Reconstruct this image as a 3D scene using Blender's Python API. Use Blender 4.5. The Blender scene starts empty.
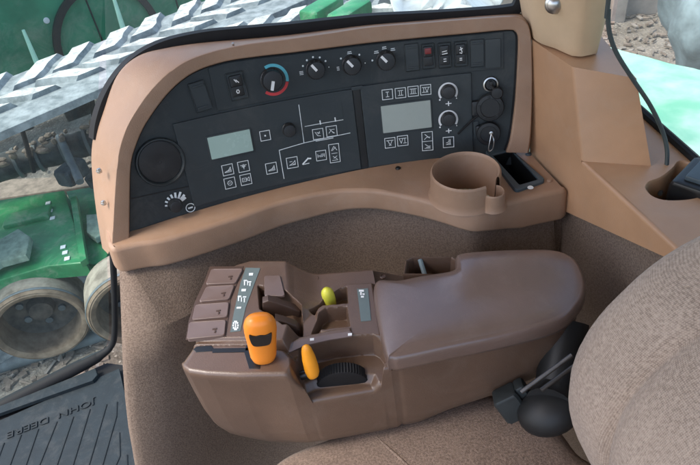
import bpy, bmesh, math, random
import numpy as np
from mathutils import Vector, Matrix
from mathutils.geometry import tessellate_polygon
random.seed(7)
PI = math.pi
S = bpy.context.scene
COL = S.collection

# ------------------------------------------------------------------ camera model (photo pixels, 700 x 465)
F, CX, CY = 580.0, 350.0, 232.5
RT = Vector((0.987961843195652, -0.09873008239642285, -0.11909562216742212))
UPV = Vector((0.154697758191416, 0.6305298494535067, 0.7605923432159228))
BK = Vector((0.0, -0.7698600390838154, 0.6382127546687439))
EYE = Vector((0, 0, 1.35))


def ray(px, py):
    return RT * (px - CX) + UPV * (CY - py) - BK * F


def zp(px, py, z):
    d = ray(px, py)
    return EYE + d * ((z - EYE.z) / d.z)


def yp(px, py, y):
    d = ray(px, py)
    return EYE + d * ((y - EYE.y) / d.y)


def pp(px, py, pt, n):
    d = ray(px, py)
    return EYE + d * ((Vector(pt) - EYE).dot(Vector(n)) / d.dot(Vector(n)))


# curved instrument panel: a leaning cylinder, (s, v, h) = arc length, height, proud of the face
P0 = Vector((-0.002538568920239526, 0.8384306177508938, 0.9033148145665766))
PU = Vector((0.9928051528708355, 0.11068536410202096, -0.045680177393699076))
PN = Vector((0.11814152749677433, -0.9676097811810833, 0.2231006294106428))
PV = Vector((0.01950661205452319, 0.22689218042122794, 0.9737245147113505))
PR = 1 / 1.2634599193749927


def cyl(s, v, h=0.0):
    a = s / PR
    return P0 + PU * ((PR - h) * math.sin(a)) + PN * (PR - (PR - h) * math.cos(a)) + PV * v


def cyl_axes(s):
    a = s / PR
    u = PU * math.cos(a) + PN * math.sin(a)
    n = PN * math.cos(a) - PU * math.sin(a)
    return u, PV.copy(), n


def pan(px, py, h=0.0):
    d = ray(px, py)
    o = EYE - P0 - PN * PR
    R = PR - h
    ou, on, du, dn = o.dot(PU), o.dot(PN), d.dot(PU), d.dot(PN)
    A = du * du + dn * dn
    B = ou * du + on * dn
    Cc = ou * ou + on * on - R * R
    disc = math.sqrt(max(B * B - A * Cc, 0))
    t = (-B + disc) / A
    u, n = ou + du * t, on + dn * t
    return math.atan2(u, -n) * PR, (EYE + d * t - P0).dot(PV)


# ------------------------------------------------------------------ materials
def mat(name, col, rough=0.5, spec=0.5, noise=0.0, nscale=60, bump=0.0, bscale=300, metal=0.0, col2=None, detail=4, coat=0.0, voro=False, wear=0.0, wscale=18):
    m = bpy.data.materials.new(name)
    m.use_nodes = True
    nt = m.node_tree
    b = nt.nodes['Principled BSDF']
    b.inputs['Base Color'].default_value = (*col, 1)
    b.inputs['Roughness'].default_value = rough
    b.inputs['Metallic'].default_value = metal
    b.inputs['Specular IOR Level'].default_value = spec
    b.inputs['Coat Weight'].default_value = coat
    b.inputs['Coat Roughness'].default_value = 0.28
    tc = nt.nodes.new('ShaderNodeTexCoord')
    if noise > 0 or col2:
        n = nt.nodes.new('ShaderNodeTexNoise')
        n.inputs['Scale'].default_value = nscale
        n.inputs['Detail'].default_value = detail
        n.inputs['Roughness'].default_value = 0.65
        nt.links.new(tc.outputs['Object'], n.inputs['Vector'])
        r = nt.nodes.new('ShaderNodeValToRGB')
        c2 = col2 or tuple(max(0, c * (1 - noise)) for c in col)
        c1 = col if col2 else tuple(min(1, c * (1 + noise)) for c in col)
        r.color_ramp.elements[0].position = 0.36
        r.color_ramp.elements[1].position = 0.64
        r.color_ramp.elements[0].color = (*c2, 1)
        r.color_ramp.elements[1].color = (*c1, 1)
        nt.links.new(n.outputs['Fac'], r.inputs['Fac'])
        nt.links.new(r.outputs['Color'], b.inputs['Base Color'])
        rr = nt.nodes.new('ShaderNodeMapRange')
        rr.inputs['To Min'].default_value = max(0.02, rough - 0.08)
        rr.inputs['To Max'].default_value = min(1, rough + 0.08)
        nt.links.new(n.outputs['Fac'], rr.inputs['Value'])
        nt.links.new(rr.outputs['Result'], b.inputs['Roughness'])
    if wear > 0:
        src = b.inputs['Base Color'].links[0].from_socket if b.inputs['Base Color'].links else None
        wn_ = nt.nodes.new('ShaderNodeTexNoise'); wn_.inputs['Scale'].default_value = wscale; wn_.inputs['Detail'].default_value = 10; wn_.inputs['Roughness'].default_value = .75
        wn_.inputs['Distortion'].default_value = .6
        nt.links.new(tc.outputs['Object'], wn_.inputs['Vector'])
        wr2 = nt.nodes.new('ShaderNodeMapRange'); wr2.inputs['From Min'].default_value = .5; wr2.inputs['From Max'].default_value = .72
        wr2.inputs['To Min'].default_value = 0; wr2.inputs['To Max'].default_value = wear
        nt.links.new(wn_.outputs['Fac'], wr2.inputs['Value'])
        mx = nt.nodes.new('ShaderNodeMix'); mx.data_type = 'RGBA'
        mx.inputs[7].default_value = (.42, .38, .33, 1); mx.inputs[6].default_value = (*col, 1)
        if src: nt.links.new(src, mx.inputs[6])
        nt.links.new(wr2.outputs['Result'], mx.inputs[0]); nt.links.new(mx.outputs[2], b.inputs['Base Color'])
    if bump > 0:
        if voro:
            n2 = nt.nodes.new('ShaderNodeTexVoronoi')
            out = n2.outputs['Distance']
        else:
            n2 = nt.nodes.new('ShaderNodeTexNoise')
            n2.inputs['Detail'].default_value = 3
            out = n2.outputs['Fac']
        n2.inputs['Scale'].default_value = bscale
        nt.links.new(tc.outputs['Object'], n2.inputs['Vector'])
        bp = nt.nodes.new('ShaderNodeBump')
        bp.inputs['Strength'].default_value = bump
        bp.inputs['Distance'].default_value = 0.002
        nt.links.new(out, bp.inputs['Height'])
        nt.links.new(bp.outputs['Normal'], b.inputs['Normal'])
    return m


def fabric(name, c1, c2, scale, bump, dirs='ZY'):
    """woven cloth: two crossed wave patterns and a melange of thread colours"""
    m = mat(name, c1, 0.95, 0.15)
    nt = m.node_tree
    b = nt.nodes['Principled BSDF']
    tc = nt.nodes.new('ShaderNodeTexCoord')
    w1 = nt.nodes.new('ShaderNodeTexWave'); w2 = nt.nodes.new('ShaderNodeTexWave')
    for w, d in ((w1, dirs[0]), (w2, dirs[1])):
        w.inputs['Scale'].default_value = scale
        w.inputs['Distortion'].default_value = 1.2
        w.inputs['Detail Scale'].default_value = 3
        w.bands_direction = d
        nt.links.new(tc.outputs['Object'], w.inputs['Vector'])
    mx = nt.nodes.new('ShaderNodeMath'); mx.operation = 'MULTIPLY'
    nt.links.new(w1.outputs['Fac'], mx.inputs[0]); nt.links.new(w2.outputs['Fac'], mx.inputs[1])
    n = nt.nodes.new('ShaderNodeTexNoise'); n.inputs['Scale'].default_value = 330; n.inputs['Detail'].default_value = 2
    nb = nt.nodes.new('ShaderNodeTexNoise'); nb.inputs['Scale'].default_value = 14; nb.inputs['Detail'].default_value = 5
    nt.links.new(tc.outputs['Object'], n.inputs['Vector']); nt.links.new(tc.outputs['Object'], nb.inputs['Vector'])
    ad = nt.nodes.new('ShaderNodeMath'); ad.operation = 'MULTIPLY_ADD'
    ad.inputs[1].default_value = 0.45
    nt.links.new(mx.outputs[0], ad.inputs[0]); nt.links.new(n.outputs['Fac'], ad.inputs[2])
    ad2 = nt.nodes.new('ShaderNodeMath'); ad2.operation = 'MULTIPLY_ADD'; ad2.inputs[1].default_value = 0.35
    nt.links.new(nb.outputs['Fac'], ad2.inputs[0]); nt.links.new(ad.outputs[0], ad2.inputs[2])
    r = nt.nodes.new('ShaderNodeValToRGB')
    r.color_ramp.elements[0].position = 0.55; r.color_ramp.elements[1].position = 1.0
    r.color_ramp.elements[0].color = (*c2, 1); r.color_ramp.elements[1].color = (*c1, 1)
    nt.links.new(ad2.outputs[0], r.inputs['Fac']); nt.links.new(r.outputs['Color'], b.inputs['Base Color'])
    bp = nt.nodes.new('ShaderNodeBump'); bp.inputs['Strength'].default_value = bump; bp.inputs['Distance'].default_value = 0.002
    nt.links.new(ad.outputs[0], bp.inputs['Height']); nt.links.new(bp.outputs['Normal'], b.inputs['Normal'])
    b.inputs['Sheen Weight'].default_value = 0.15
    return m


def glass_mat(name, tint, dust):
    m = bpy.data.materials.new(name); m.use_nodes = True
    nt = m.node_tree; nt.nodes.clear()
    out = nt.nodes.new('ShaderNodeOutputMaterial')
    tr = nt.nodes.new('ShaderNodeBsdfTransparent'); tr.inputs[0].default_value = (*tint, 1)
    gl = nt.nodes.new('ShaderNodeBsdfGlossy'); gl.inputs['Roughness'].default_value = 0.02
    df = nt.nodes.new('ShaderNodeBsdfDiffuse'); df.inputs[0].default_value = (0.75, 0.8, 0.8, 1)
    lw = nt.nodes.new('ShaderNodeLayerWeight'); lw.inputs['Blend'].default_value = 0.5
    pw_ = nt.nodes.new('ShaderNodeMath'); pw_.operation = 'POWER'; pw_.inputs[1].default_value = 5
    fr = nt.nodes.new('ShaderNodeMath'); fr.operation = 'MULTIPLY_ADD'; fr.inputs[1].default_value = 0.07; fr.inputs[2].default_value = 0.012
    nt.links.new(lw.outputs['Facing'], pw_.inputs[0]); nt.links.new(pw_.outputs[0], fr.inputs[0])
    m1 = nt.nodes.new('ShaderNodeMixShader'); m2 = nt.nodes.new('ShaderNodeMixShader')
    tc = nt.nodes.new('ShaderNodeTexCoord')
    n = nt.nodes.new('ShaderNodeTexNoise'); n.inputs['Scale'].default_value = 5; n.inputs['Detail'].default_value = 6
    nt.links.new(tc.outputs['Object'], n.inputs['Vector'])
    mr = nt.nodes.new('ShaderNodeMapRange'); mr.inputs['To Min'].default_value = dust * 0.5; mr.inputs['To Max'].default_value = dust * 1.5
    nt.links.new(n.outputs['Fac'], mr.inputs['Value'])
    nt.links.new(mr.outputs['Result'], m1.inputs[0])
    nt.links.new(tr.outputs[0], m1.inputs[1]); nt.links.new(df.outputs[0], m1.inputs[2])
    nt.links.new(fr.outputs[0], m2.inputs[0]); nt.links.new(m1.outputs[0], m2.inputs[1]); nt.links.new(gl.outputs[0], m2.inputs[2])
    nt.links.new(m2.outputs[0], out.inputs[0])
    return m


M = {}
M['glass3'] = glass_mat('dusty_quarter_glass', (0.95, 0.98, 0.97), 0.1)
M['tan'] = mat('tan_plastic', (0.325, 0.205, 0.134), 0.46, 0.4, 0.09, 8, 0.2, 700, wear=.15)
M['tan_trim'] = mat('tan_trim_plastic', (0.47, 0.272, 0.152), 0.36, 0.5, 0.08, 7, 0.15, 700, wear=.12)
M['beige'] = mat('beige_pillar_plastic', (0.56, 0.405, 0.255), 0.6, 0.35, 0.07, 9, 0.15, 700)
M['brown'] = mat('brown_console_plastic', (0.128, 0.079, 0.054), 0.34, 0.5, 0.08, 12, 0.2, 800, coat=0.3, wear=.08)
M['brown_dark'] = mat('dark_brown_plastic', (0.075, 0.045, 0.033), 0.45, 0.5, 0.05, 20)
M['brown_key'] = mat('mauve_brown_button_plastic', (0.165, 0.115, 0.098), 0.34, 0.5, 0.04, 20, coat=0.35)
M['lid'] = mat('armrest_vinyl', (0.16, 0.108, 0.088), 0.32, 0.6, 0.08, 10, 0.15, 500, coat=0.75, wear=.1)
M['felt'] = mat('brown_felt', (0.21, 0.16, 0.126), 0.97, 0.1, 0, 420, 0.4, 500, col2=(0.128, 0.095, 0.074), detail=2)
M['panel'] = mat('charcoal_panel_plastic', (0.024, 0.032, 0.035), 0.5, 0.45, 0.1, 14, 0.1, 1000, wear=.07)
M['module'] = mat('charcoal_faceplate', (0.029, 0.038, 0.042), 0.42, 0.45, 0.08, 12, 0.06, 900, wear=.05)
M['black'] = mat('black_plastic', (0.009, 0.01, 0.011), 0.35, 0.5, 0.1, 30)
M['knob'] = mat('dark_knob_plastic', (0.016, 0.018, 0.02), 0.42, 0.5, 0.1, 40, wear=.06)
M['rubber'] = mat('black_rubber', (0.012, 0.012, 0.013), 0.7, 0.3, 0.15, 40)
M['print'] = mat('pale_grey_print', (0.75, 0.8, 0.8), 0.6, 0.3, 0.08, 300)
M['white'] = mat('white_print', (0.8, 0.82, 0.82), 0.5, 0.4, 0.03, 60)
M['cyan'] = mat('cyan_print', (0.12, 0.5, 0.6), 0.5, 0.4, 0.04, 60)
M['red'] = mat('red_print', (0.6, 0.05, 0.055), 0.5, 0.4, 0.05, 60)
M['lcd'] = mat('pale_green_lcd', (0.36, 0.5, 0.45), 0.25, 0.5, 0.03, 20)
M['lcd2'] = mat('pale_grey_lcd', (0.36, 0.41, 0.38), 0.25, 0.5, 0.03, 20)
M['slate'] = mat('slate_plastic', (0.06, 0.085, 0.1), 0.45, 0.5, 0.08, 20)
M['steel'] = mat('worn_steel', (0.55, 0.55, 0.53), 0.32, 0.5, 0.1, 60, metal=1.0)
M['latch'] = mat('worn_black_plastic', (0.022, 0.028, 0.03), 0.5, 0.5, 0.15, 30)
M['matte'] = mat('matte_black_plastic', (0.012, 0.013, 0.014), 0.5, 0.4, 0.2, 30)
M['dark_steel'] = mat('dull_grey_steel', (0.13, 0.125, 0.12), 0.5, 0.5, 0.15, 60, metal=1.0)
M['orange'] = mat('orange_plastic', (0.88, 0.27, 0.025), 0.35, 0.5, 0.04, 15)
M['orange2'] = mat('amber_plastic', (0.88, 0.34, 0.02), 0.35, 0.5, 0.04, 15)
M['yellow'] = mat('yellow_plastic', (0.7, 0.68, 0.07), 0.4, 0.5, 0.04, 15)
M['strip'] = mat('grey_green_decal', (0.13, 0.17, 0.17), 0.5, 0.4, 0.05, 30)
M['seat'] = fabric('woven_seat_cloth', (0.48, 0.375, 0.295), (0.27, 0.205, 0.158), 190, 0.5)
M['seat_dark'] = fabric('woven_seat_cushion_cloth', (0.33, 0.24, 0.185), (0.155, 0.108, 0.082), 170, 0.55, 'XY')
M['mat'] = mat('blue_grey_rubber', (0.018, 0.026, 0.031), 0.7, 0.25, 0.12, 30, 0.2, 500, wear=.07)
M['mat_shade'] = mat('shade_toned_rubber', (0.012, 0.017, 0.02), 0.6, 0.35, 0.1, 30)  # darker copy of the mat rubber: shading of ribs and letters as colour
M['glass'] = glass_mat('dusty_window_glass', (0.92, 0.98, 0.96), 0.02)
M['glass2'] = glass_mat('side_window_glass', (0.93, 0.98, 0.97), 0.05)
M['green'] = mat('green_machine_paint', (0.025, 0.2, 0.075), 0.45, 0.5, 0.25, 5, 0.1, 60, wear=.45, wscale=5)
M['green_dark'] = mat('dark_green_machine_paint', (0.025, 0.17, 0.09), 0.5, 0.4, 0.2, 2, wear=.25, wscale=3)
M['mint'] = mat('glare_paled_mint_paint', (0.48, 0.72, 0.55), 0.35, 0.5, 0, 5, 0.1, 30, col2=(0.18, 0.5, 0.32), detail=6, coat=0.35)  # pale tone puts sky glare into the green
M['tyre'] = mat('dusty_grey_tyre_rubber', (0.32, 0.345, 0.35), 0.85, 0.2, 0, 9, 0.5, 60, col2=(0.13, 0.15, 0.155), detail=10)
M['lug'] = mat('dried_mud_on_lug', (0.64, 0.62, 0.57), 0.9, 0.15, 0, 16, 0.8, 40, col2=(0.3, 0.3, 0.29), detail=10)
M['cream_rubber'] = mat('cream_wheel_rubber', (0.33, 0.3, 0.25), 0.8, 0.2, 0, 9, 0.5, 50, col2=(0.16, 0.14, 0.115), detail=10)
M['tan_rubber'] = mat('soiled_tan_rubber', (0.24, 0.185, 0.135), 0.85, 0.2, 0, 9, 0.4, 60, col2=(0.12, 0.088, 0.062), detail=10)
M['hub'] = mat('dusty_hub_steel', (0.13, 0.112, 0.095), 0.85, 0.2, 0, 8, 0.4, 60, col2=(0.045, 0.042, 0.038), detail=10)
M['rust'] = mat('dusty_brown_steel', (0.2, 0.16, 0.13), 0.8, 0.3, 0.3, 12)
M['pipe'] = mat('dirty_dark_pipe', (0.075, 0.085, 0.09), 0.7, 0.3, 0, 9, 0.4, 60, col2=(0.02, 0.024, 0.027), detail=6)
M['shaft'] = mat('blue_grey_steel', (0.11, 0.13, 0.14), 0.6, 0.4, 0.25, 8)
M['rag'] = mat('grey_green_rag_cloth', (0.2, 0.27, 0.22), 0.95, 0.1, 0.25, 14, 0.4, 60)
M['concrete'] = mat('grey_brown_concrete', (0.36, 0.32, 0.28), 0.9, 0.2, 0, 2, 0.4, 20, col2=(0.2, 0.175, 0.155), detail=8)
M['tarp'] = mat('blue_grey_tarpaulin', (0.2, 0.26, 0.275), 0.6, 0.35, 0.35, 4, 0.5, 25)
M['sheet'] = mat('white_plastic_sheet', (0.5, 0.53, 0.54), 0.5, 0.4, 0.15, 4, 0.3, 20)
M['cable'] = mat('grey_green_cable', (0.055, 0.07, 0.07), 0.5, 0.4, 0.1, 40)


def ground_mat():
    m = mat('littered_dirt', (0.3, 0.265, 0.225), 0.95, 0.1, 0, 2.6, 0.9, 26, col2=(0.13, 0.11, 0.09), detail=12)
    nt = m.node_tree
    for n in nt.nodes:
        if n.type == 'BUMP': n.inputs['Distance'].default_value = 0.03
    b = nt.nodes['Principled BSDF']
    src = b.inputs['Base Color'].links[0].from_socket
    tc = nt.nodes.new('ShaderNodeTexCoord')
    v = nt.nodes.new('ShaderNodeTexVoronoi'); v.inputs['Scale'].default_value = 24; v.inputs['Randomness'].default_value = 1
    nt.links.new(tc.outputs['Object'], v.inputs['Vector'])
    r = nt.nodes.new('ShaderNodeValToRGB')
    r.color_ramp.elements[0].position = 0.0; r.color_ramp.elements[1].position = 0.32
    r.color_ramp.elements[0].color = (0.62, 0.56, 0.47, 1); r.color_ramp.elements[1].color = (0.62, 0.56, 0.47, 0)
    nt.links.new(v.outputs['Distance'], r.inputs['Fac'])
    mx = nt.nodes.new('ShaderNodeMix'); mx.data_type = 'RGBA'
    mu = nt.nodes.new('ShaderNodeMath'); mu.operation = 'MULTIPLY'; mu.inputs[1].default_value = 0.6
    nt.links.new(r.outputs['Alpha'], mu.inputs[0])
    nt.links.new(mu.outputs[0], mx.inputs[0]); nt.links.new(src, mx.inputs[6]); nt.links.new(r.outputs['Color'], mx.inputs[7])
    nt.links.new(mx.outputs[2], b.inputs['Base Color'])
    return m


M['ground'] = ground_mat()


# ------------------------------------------------------------------ mesh helpers
class MB:
    def __init__(self):
        self.v, self.f, self.m = [], [], []

    def add(self, pts, faces, mi=0):
        o = len(self.v)
        self.v += [Vector(p) for p in pts]
        for f in faces:
            self.f.append([i + o for i in f]); self.m.append(mi)

    def grid(self, rows, cu=False, cv=False, mi=0):
        n, k = len(rows), len(rows[0])
        pts = [p for r in rows for p in r]
        fs = []
        for i in range(n if cv else n - 1):
            for j in range(k if cu else k - 1):
                a, b = i * k + j, i * k + (j + 1) % k
                c, d = ((i + 1) % n) * k + (j + 1) % k, ((i + 1) % n) * k + j
                fs.append((a, b, c, d))
        self.add(pts, fs, mi)

    def fan(self, ring, c=None, mi=0):
        c = c or sum((Vector(p) for p in ring), Vector()) / len(ring)
        n = len(ring)
        self.add(list(ring) + [c], [(i, (i + 1) % n, n) for i in range(n)], mi)

    def poly(self, loops, mi=0):
        """flat polygon, later loops are holes"""
        tris = tessellate_polygon([[Vector(p) for p in l] for l in loops])
        self.add([p for l in loops for p in l], tris, mi)

    def loft(self, rings, cap0=True, cap1=True, mi=0):
        self.grid(rings, cu=True, mi=mi)
        if cap0: self.fan(rings[0], mi=mi)
        if cap1: self.fan(rings[-1], mi=mi)

    def prism(self, ring, d, mi=0, bev=0.0):
        """ring pushed along d; bev rounds the far edge"""
        d = Vector(d); ring = [Vector(p) for p in ring]
        c = sum(ring, Vector()) / len(ring)
        if bev:
            L = d.length
            def shr(k): return [p + (c - p).normalized() * min(k, (c - p).length * .5) for p in ring]
            r2 = [p + d * (1 - bev / L) for p in ring]
            r3 = [p + d * (1 - bev * .3 / L) for p in shr(bev * .3)]
            r4 = [p + d for p in shr(bev)]
            self.loft([ring, r2, r3, r4], mi=mi)
        else:
            self.loft([ring, [p + d for p in ring]], mi=mi)

    def box(self, c, sx, sy, sz, rot=None, mi=0, bev=0.0):
        R = rot or Matrix.Identity(3)
        c = Vector(c)
        if bev:
            rings = []
            def rect(ix, z): 
                hx, hy = sx / 2 - ix, sy / 2 - ix
                b = bev * .6
                pts = [(-hx + b, -hy), (hx - b, -hy), (hx, -hy + b), (hx, hy - b), (hx - b, hy), (-hx + b, hy), (-hx, hy - b), (-hx, -hy + b)]
                return [c + R @ Vector((x, y, z)) for x, y in pts]
            h = sz / 2
            rings = [rect(bev, -h), rect(bev * .3, -h + bev * .3), rect(0, -h + bev), rect(0, h - bev), rect(bev * .3, h - bev * .3), rect(bev, h)]
            self.loft(rings, mi=mi)
        else:
            pts = [c + R @ Vector((x * sx / 2, y * sy / 2, z * sz / 2)) for z in (-1, 1) for x, y in ((-1, -1), (1, -1), (1, 1), (-1, 1))]
            self.add(pts, [(3, 2, 1, 0), (4, 5, 6, 7), (0, 1, 5, 4), (1, 2, 6, 5), (2, 3, 7, 6), (3, 0, 4, 7)], mi)

    def tube(self, pts, r, n=10, mi=0, cap=True):
        pts = [Vector(p) for p in pts]
        rr = r if isinstance(r, (list, tuple)) else [r] * len(pts)
        rings = []
        ref = None
        for i, p in enumerate(pts):
            t = (pts[min(i + 1, len(pts) - 1)] - pts[max(i - 1, 0)]).normalized()
            if ref is None:
                ref = t.orthogonal().normalized()
            a = (ref - t * ref.dot(t)).normalized(); ref = a
            b = t.cross(a)
            rings.append([p + (a * math.cos(2 * PI * k / n) + b * math.sin(2 * PI * k / n)) * rr[i] for k in range(n)])
        self.loft(rings, cap, cap, mi)

    def lathe(self, o, ax, prof, n=32, mi=0, cap0=False, cap1=False, a0=0.0, a1=None, ref=None, rib=0, ribr=None):
        """prof = (radius, height) along ax"""
        o = Vector(o); ax = Vector(ax).normalized()
        x = (Vector(ref) - ax * Vector(ref).dot(ax)).normalized() if ref is not None else ax.orthogonal().normalized()
        y = ax.cross(x)
        full = a1 is None
        cnt = n if full else n + 1
        rows = []
        for i, (r, h) in enumerate(prof):
            row = []
            for k in range(cnt):
                a = 2 * PI * k / n if full else a0 + (a1 - a0) * k / n
                q = r
                if rib and ribr and i in ribr: q = r * (1 - rib * (k % 2))
                row.append(o + ax * h + (x * math.cos(a) + y * math.sin(a)) * q)
            rows.append(row)
        self.grid(rows, cu=full, mi=mi)
        if cap0: self.fan(rows[0], mi=mi)
        if cap1: self.fan(rows[-1], mi=mi)

    def build(self, name, mats, parent=None, smooth=40, origin=None):
        if origin is None:
            if parent is not None:
                origin = WORLD[parent.name]
            else:
                c = sum(self.v, Vector()) / len(self.v)
                origin = Vector((c.x, c.y, min(p.z for p in self.v)))
        me = bpy.data.meshes.new(name)
        me.from_pydata([p - origin for p in self.v], [], self.f)
        mats = mats if isinstance(mats, (list, tuple)) else [mats]
        for m in mats: me.materials.append(m)
        for p, mi in zip(me.polygons, self.m): p.material_index = mi
        bm = bmesh.new(); bm.from_mesh(me)
        bmesh.ops.remove_doubles(bm, verts=bm.verts, dist=1e-6)
        bmesh.ops.recalc_face_normals(bm, faces=bm.faces)
        bm.to_mesh(me); bm.free()
        if smooth:
            for p in me.polygons: p.use_smooth = True
            me.set_sharp_from_angle(angle=math.radians(smooth))
        o = bpy.data.objects.new(name, me); COL.objects.link(o)
        if smooth and len(me.polygons) < 30000:
            wm = o.modifiers.new('weighted_normals', 'WEIGHTED_NORMAL'); wm.keep_sharp = True; wm.weight = 80
        if parent is not None:
            o.parent = parent
            o.location = origin - WORLD[parent.name]
        else:
            o.location = origin
        WORLD[o.name] = Vector(origin)
        return o


WORLD = {}


def thing(name, loc, label, cat, group=None):
    o = bpy.data.objects.new(name, None); COL.objects.link(o)
    o.location = loc; o.empty_display_size = 0.05
    WORLD[o.name] = Vector(loc)
    return tag(o, label, cat, group)


def tag(o, label=None, cat=None, group=None, kind=None):
    if label: o['label'] = label
    if cat: o['category'] = cat
    if group: o['group'] = group
    if kind: o['kind'] = kind
    return o


def crom(pts, n=6, closed=False):
    P = [Vector(p) for p in pts]
    out = []
    N = len(P)
    for i in range(N if closed else N - 1):
        if closed:
            a, b, c, d = P[i - 1], P[i], P[(i + 1) % N], P[(i + 2) % N]
        else:
            a, b, c, d = P[max(i - 1, 0)], P[i], P[i + 1], P[min(i + 2, N - 1)]
        for k in range(n):
            t = k / n
            out.append(0.5 * ((2 * b) + (c - a) * t + (2 * a - 5 * b + 4 * c - d) * t * t + (3 * b - a - 3 * c + d) * t ** 3))
    if not closed: out.append(P[-1])
    return out


def resample(pts, n):
    P = [Vector(p) for p in pts]
    L = [0]
    for a, b in zip(P, P[1:]): L.append(L[-1] + (b - a).length)
    out = []; j = 0
    for i in range(n):
        t = L[-1] * i / (n - 1)
        while j < len(P) - 2 and L[j + 1] < t: j += 1
        d = L[j + 1] - L[j]
        out.append(P[j].lerp(P[j + 1], (t - L[j]) / d if d > 0 else 0))
    return out


def lerp(a, b, t): return a + (b - a) * t


def interp(x, xs, ys):
    return float(np.interp(x, xs, ys))


# ================================================================== 1. INSTRUMENT CONSOLE
LZ = 0.805                      # ledge height


def lz(x): return LZ + 0.026 * min(1.3, max(0, -x / .32)) ** 2     # the left wing sweeps up a little


def zpl(px, py):
    q = zp(px, py, LZ)
    for _ in range(6): q = zp(px, py, lz(q.x))
    return q



con = thing('instrument_console', (0, 0.72, 0.75), 'tan moulded side console with curved charcoal instrument panel, knobs and two displays', 'control console')

# inner edge of the tan bezel = outline of the panel face
inner_px = [(127.5, 240), (128, 200), (129, 165), (134, 145), (144.7, 122), (167, 92), (191, 72.5), (221, 61.5), (255, 56), (290, 52), (330, 47), (370, 42),
            (420, 37), (470, 32.5), (508, 29), (515, 31), (517.5, 37), (517, 60), (514.5, 100), (510, 135), (505.5, 150)]
inner = [Vector((*pan(x, y), 0)) for x, y in inner_px]
inner_f = crom(inner, 6)
VB = -0.1005                    # the panel's foot
ss = [p.x for p in inner_f]
smin, smax = min(ss), max(ss)


def vtop(s):
    """upper outline at s"""
    best = VB
    for a, b in zip(inner_f, inner_f[1:]):
        lo, hi = min(a.x, b.x), max(a.x, b.x)
        if lo - 1e-9 <= s <= hi + 1e-9 and hi > lo:
            best = max(best, lerp(a.y, b.y, (s - a.x) / (b.x - a.x)))
    return best


mb = MB()
rows = []
NS = 150
for i in range(NS + 1):
    s = lerp(smin + 0.0005, smax - 0.0005, i / NS)
    t = vtop(s) + 0.004
    rows.append([cyl(s, lerp(VB - 0.02, t, j / 8), -0.001) for j in range(9)])
mb.grid(rows)
face = mb.build('panel_face', M['panel'], con)

# tan bezel: inner wall, face, outer flank
out_px = [(112, 249), (113, 225), (115, 190), (117.6, 160), (122, 140), (131, 119), (152, 89), (179, 65), (209, 52.5), (248.5, 44), (290, 39), (330, 33.5), (370, 27.5),
          (420, 23.5), (470, 19.5), (508, 17), (522, 19), (530, 30), (532, 60), (532, 100), (530.5, 135), (528, 153)]
flk_px = [(108, 254), (103, 225), (98.5, 190), (96.5, 160), (99, 136), (105.6, 113), (119, 77), (140, 57), (170, 48.5), (206, 43.5), (248.5, 40), (290, 36), (330, 31), (370, 26),
          (420, 22), (470, 18), (508, 15.5), (523, 16.5), (532, 28), (534.5, 60), (534.5, 100), (533, 135), (530.5, 155)]
NB = 160
H1, H2 = 0.012, -0.045
I0 = resample(inner_f, NB)
O1 = resample(crom([Vector((*pan(x, y, H1), 0)) for x, y in out_px], 6), NB)
O2 = resample(crom([Vector((*pan(x, y, H2), 0)) for x, y in flk_px], 6), NB)
mb = MB()
def crow(P, h): return [cyl(p.x, p.y, h) for p in P]
i1 = [p.lerp(q, 0.04) for p, q in zip(I0, O1)]
i2 = [p.lerp(q, 0.12) for p, q in zip(I0, O1)]
o0 = [p.lerp(q, 0.95) for p, q in zip(I0, O1)]
o1 = [p.lerp(q, 0.07) for p, q in zip(O1, O2)]
o2 = [p.lerp(q, 0.5) for p, q in zip(O1, O2)]
mb.grid([crow(I0, -0.004), crow(I0, H1 - 0.003), crow(i1, H1 - 0.0008), crow(i2, H1), crow(o0, H1), crow(O1, H1 - 0.0012),
         crow(o1, lerp(H1, H2, 0.09)), crow(o2, lerp(H1, H2, 0.55)), crow(O2, H2), crow(O2, H2 - 0.03)])
mb.build('bezel', M['tan'], con, 50)
# rubber seam between panel and bezel
mb = MB()
mb.tube([cyl(p.x, p.y, 0.001) for p in I0], 0.003, 8)
mb.build('panel_seal', M['rubber'], con)

# ledge
foldpx = [(104, 226), (104.5, 236), (106, 243), (109, 248), (113, 250), (120, 248.5), (140, 244), (165, 240), (225, 222), (262, 209), (280, 203), (310, 195.7), (335, 191.5), (355, 190.5), (379, 191.7), (415, 198.7),
          (445, 207), (460, 212), (474, 214), (489, 211), (510, 203.5), (540, 196), (561, 191.5), (567, 189.5), (566, 186)]
FOLD = resample(crom([zpl(x, y) for x, y in foldpx], 5), 120)
mb = MB()
back = [cyl(lerp(pan(505.5, 150)[0], pan(127.5, 240)[0], i / 40), VB - 0.004, 0.001) for i in range(41)]
back = [Vector((p.x, p.y, lz(p.x))) for p in back]
right = [zp(529, 152.5, LZ), zp(512, 150, LZ)]
CUPC = zp(465.5, 170, LZ + .042)
CUPC = Vector((CUPC.x, CUPC.y, LZ))
boxpx = [(492, 157.5), (511, 152.5), (538, 182), (519, 187.5)]
BOX = [zp(x, y, LZ) for x, y in boxpx]
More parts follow.
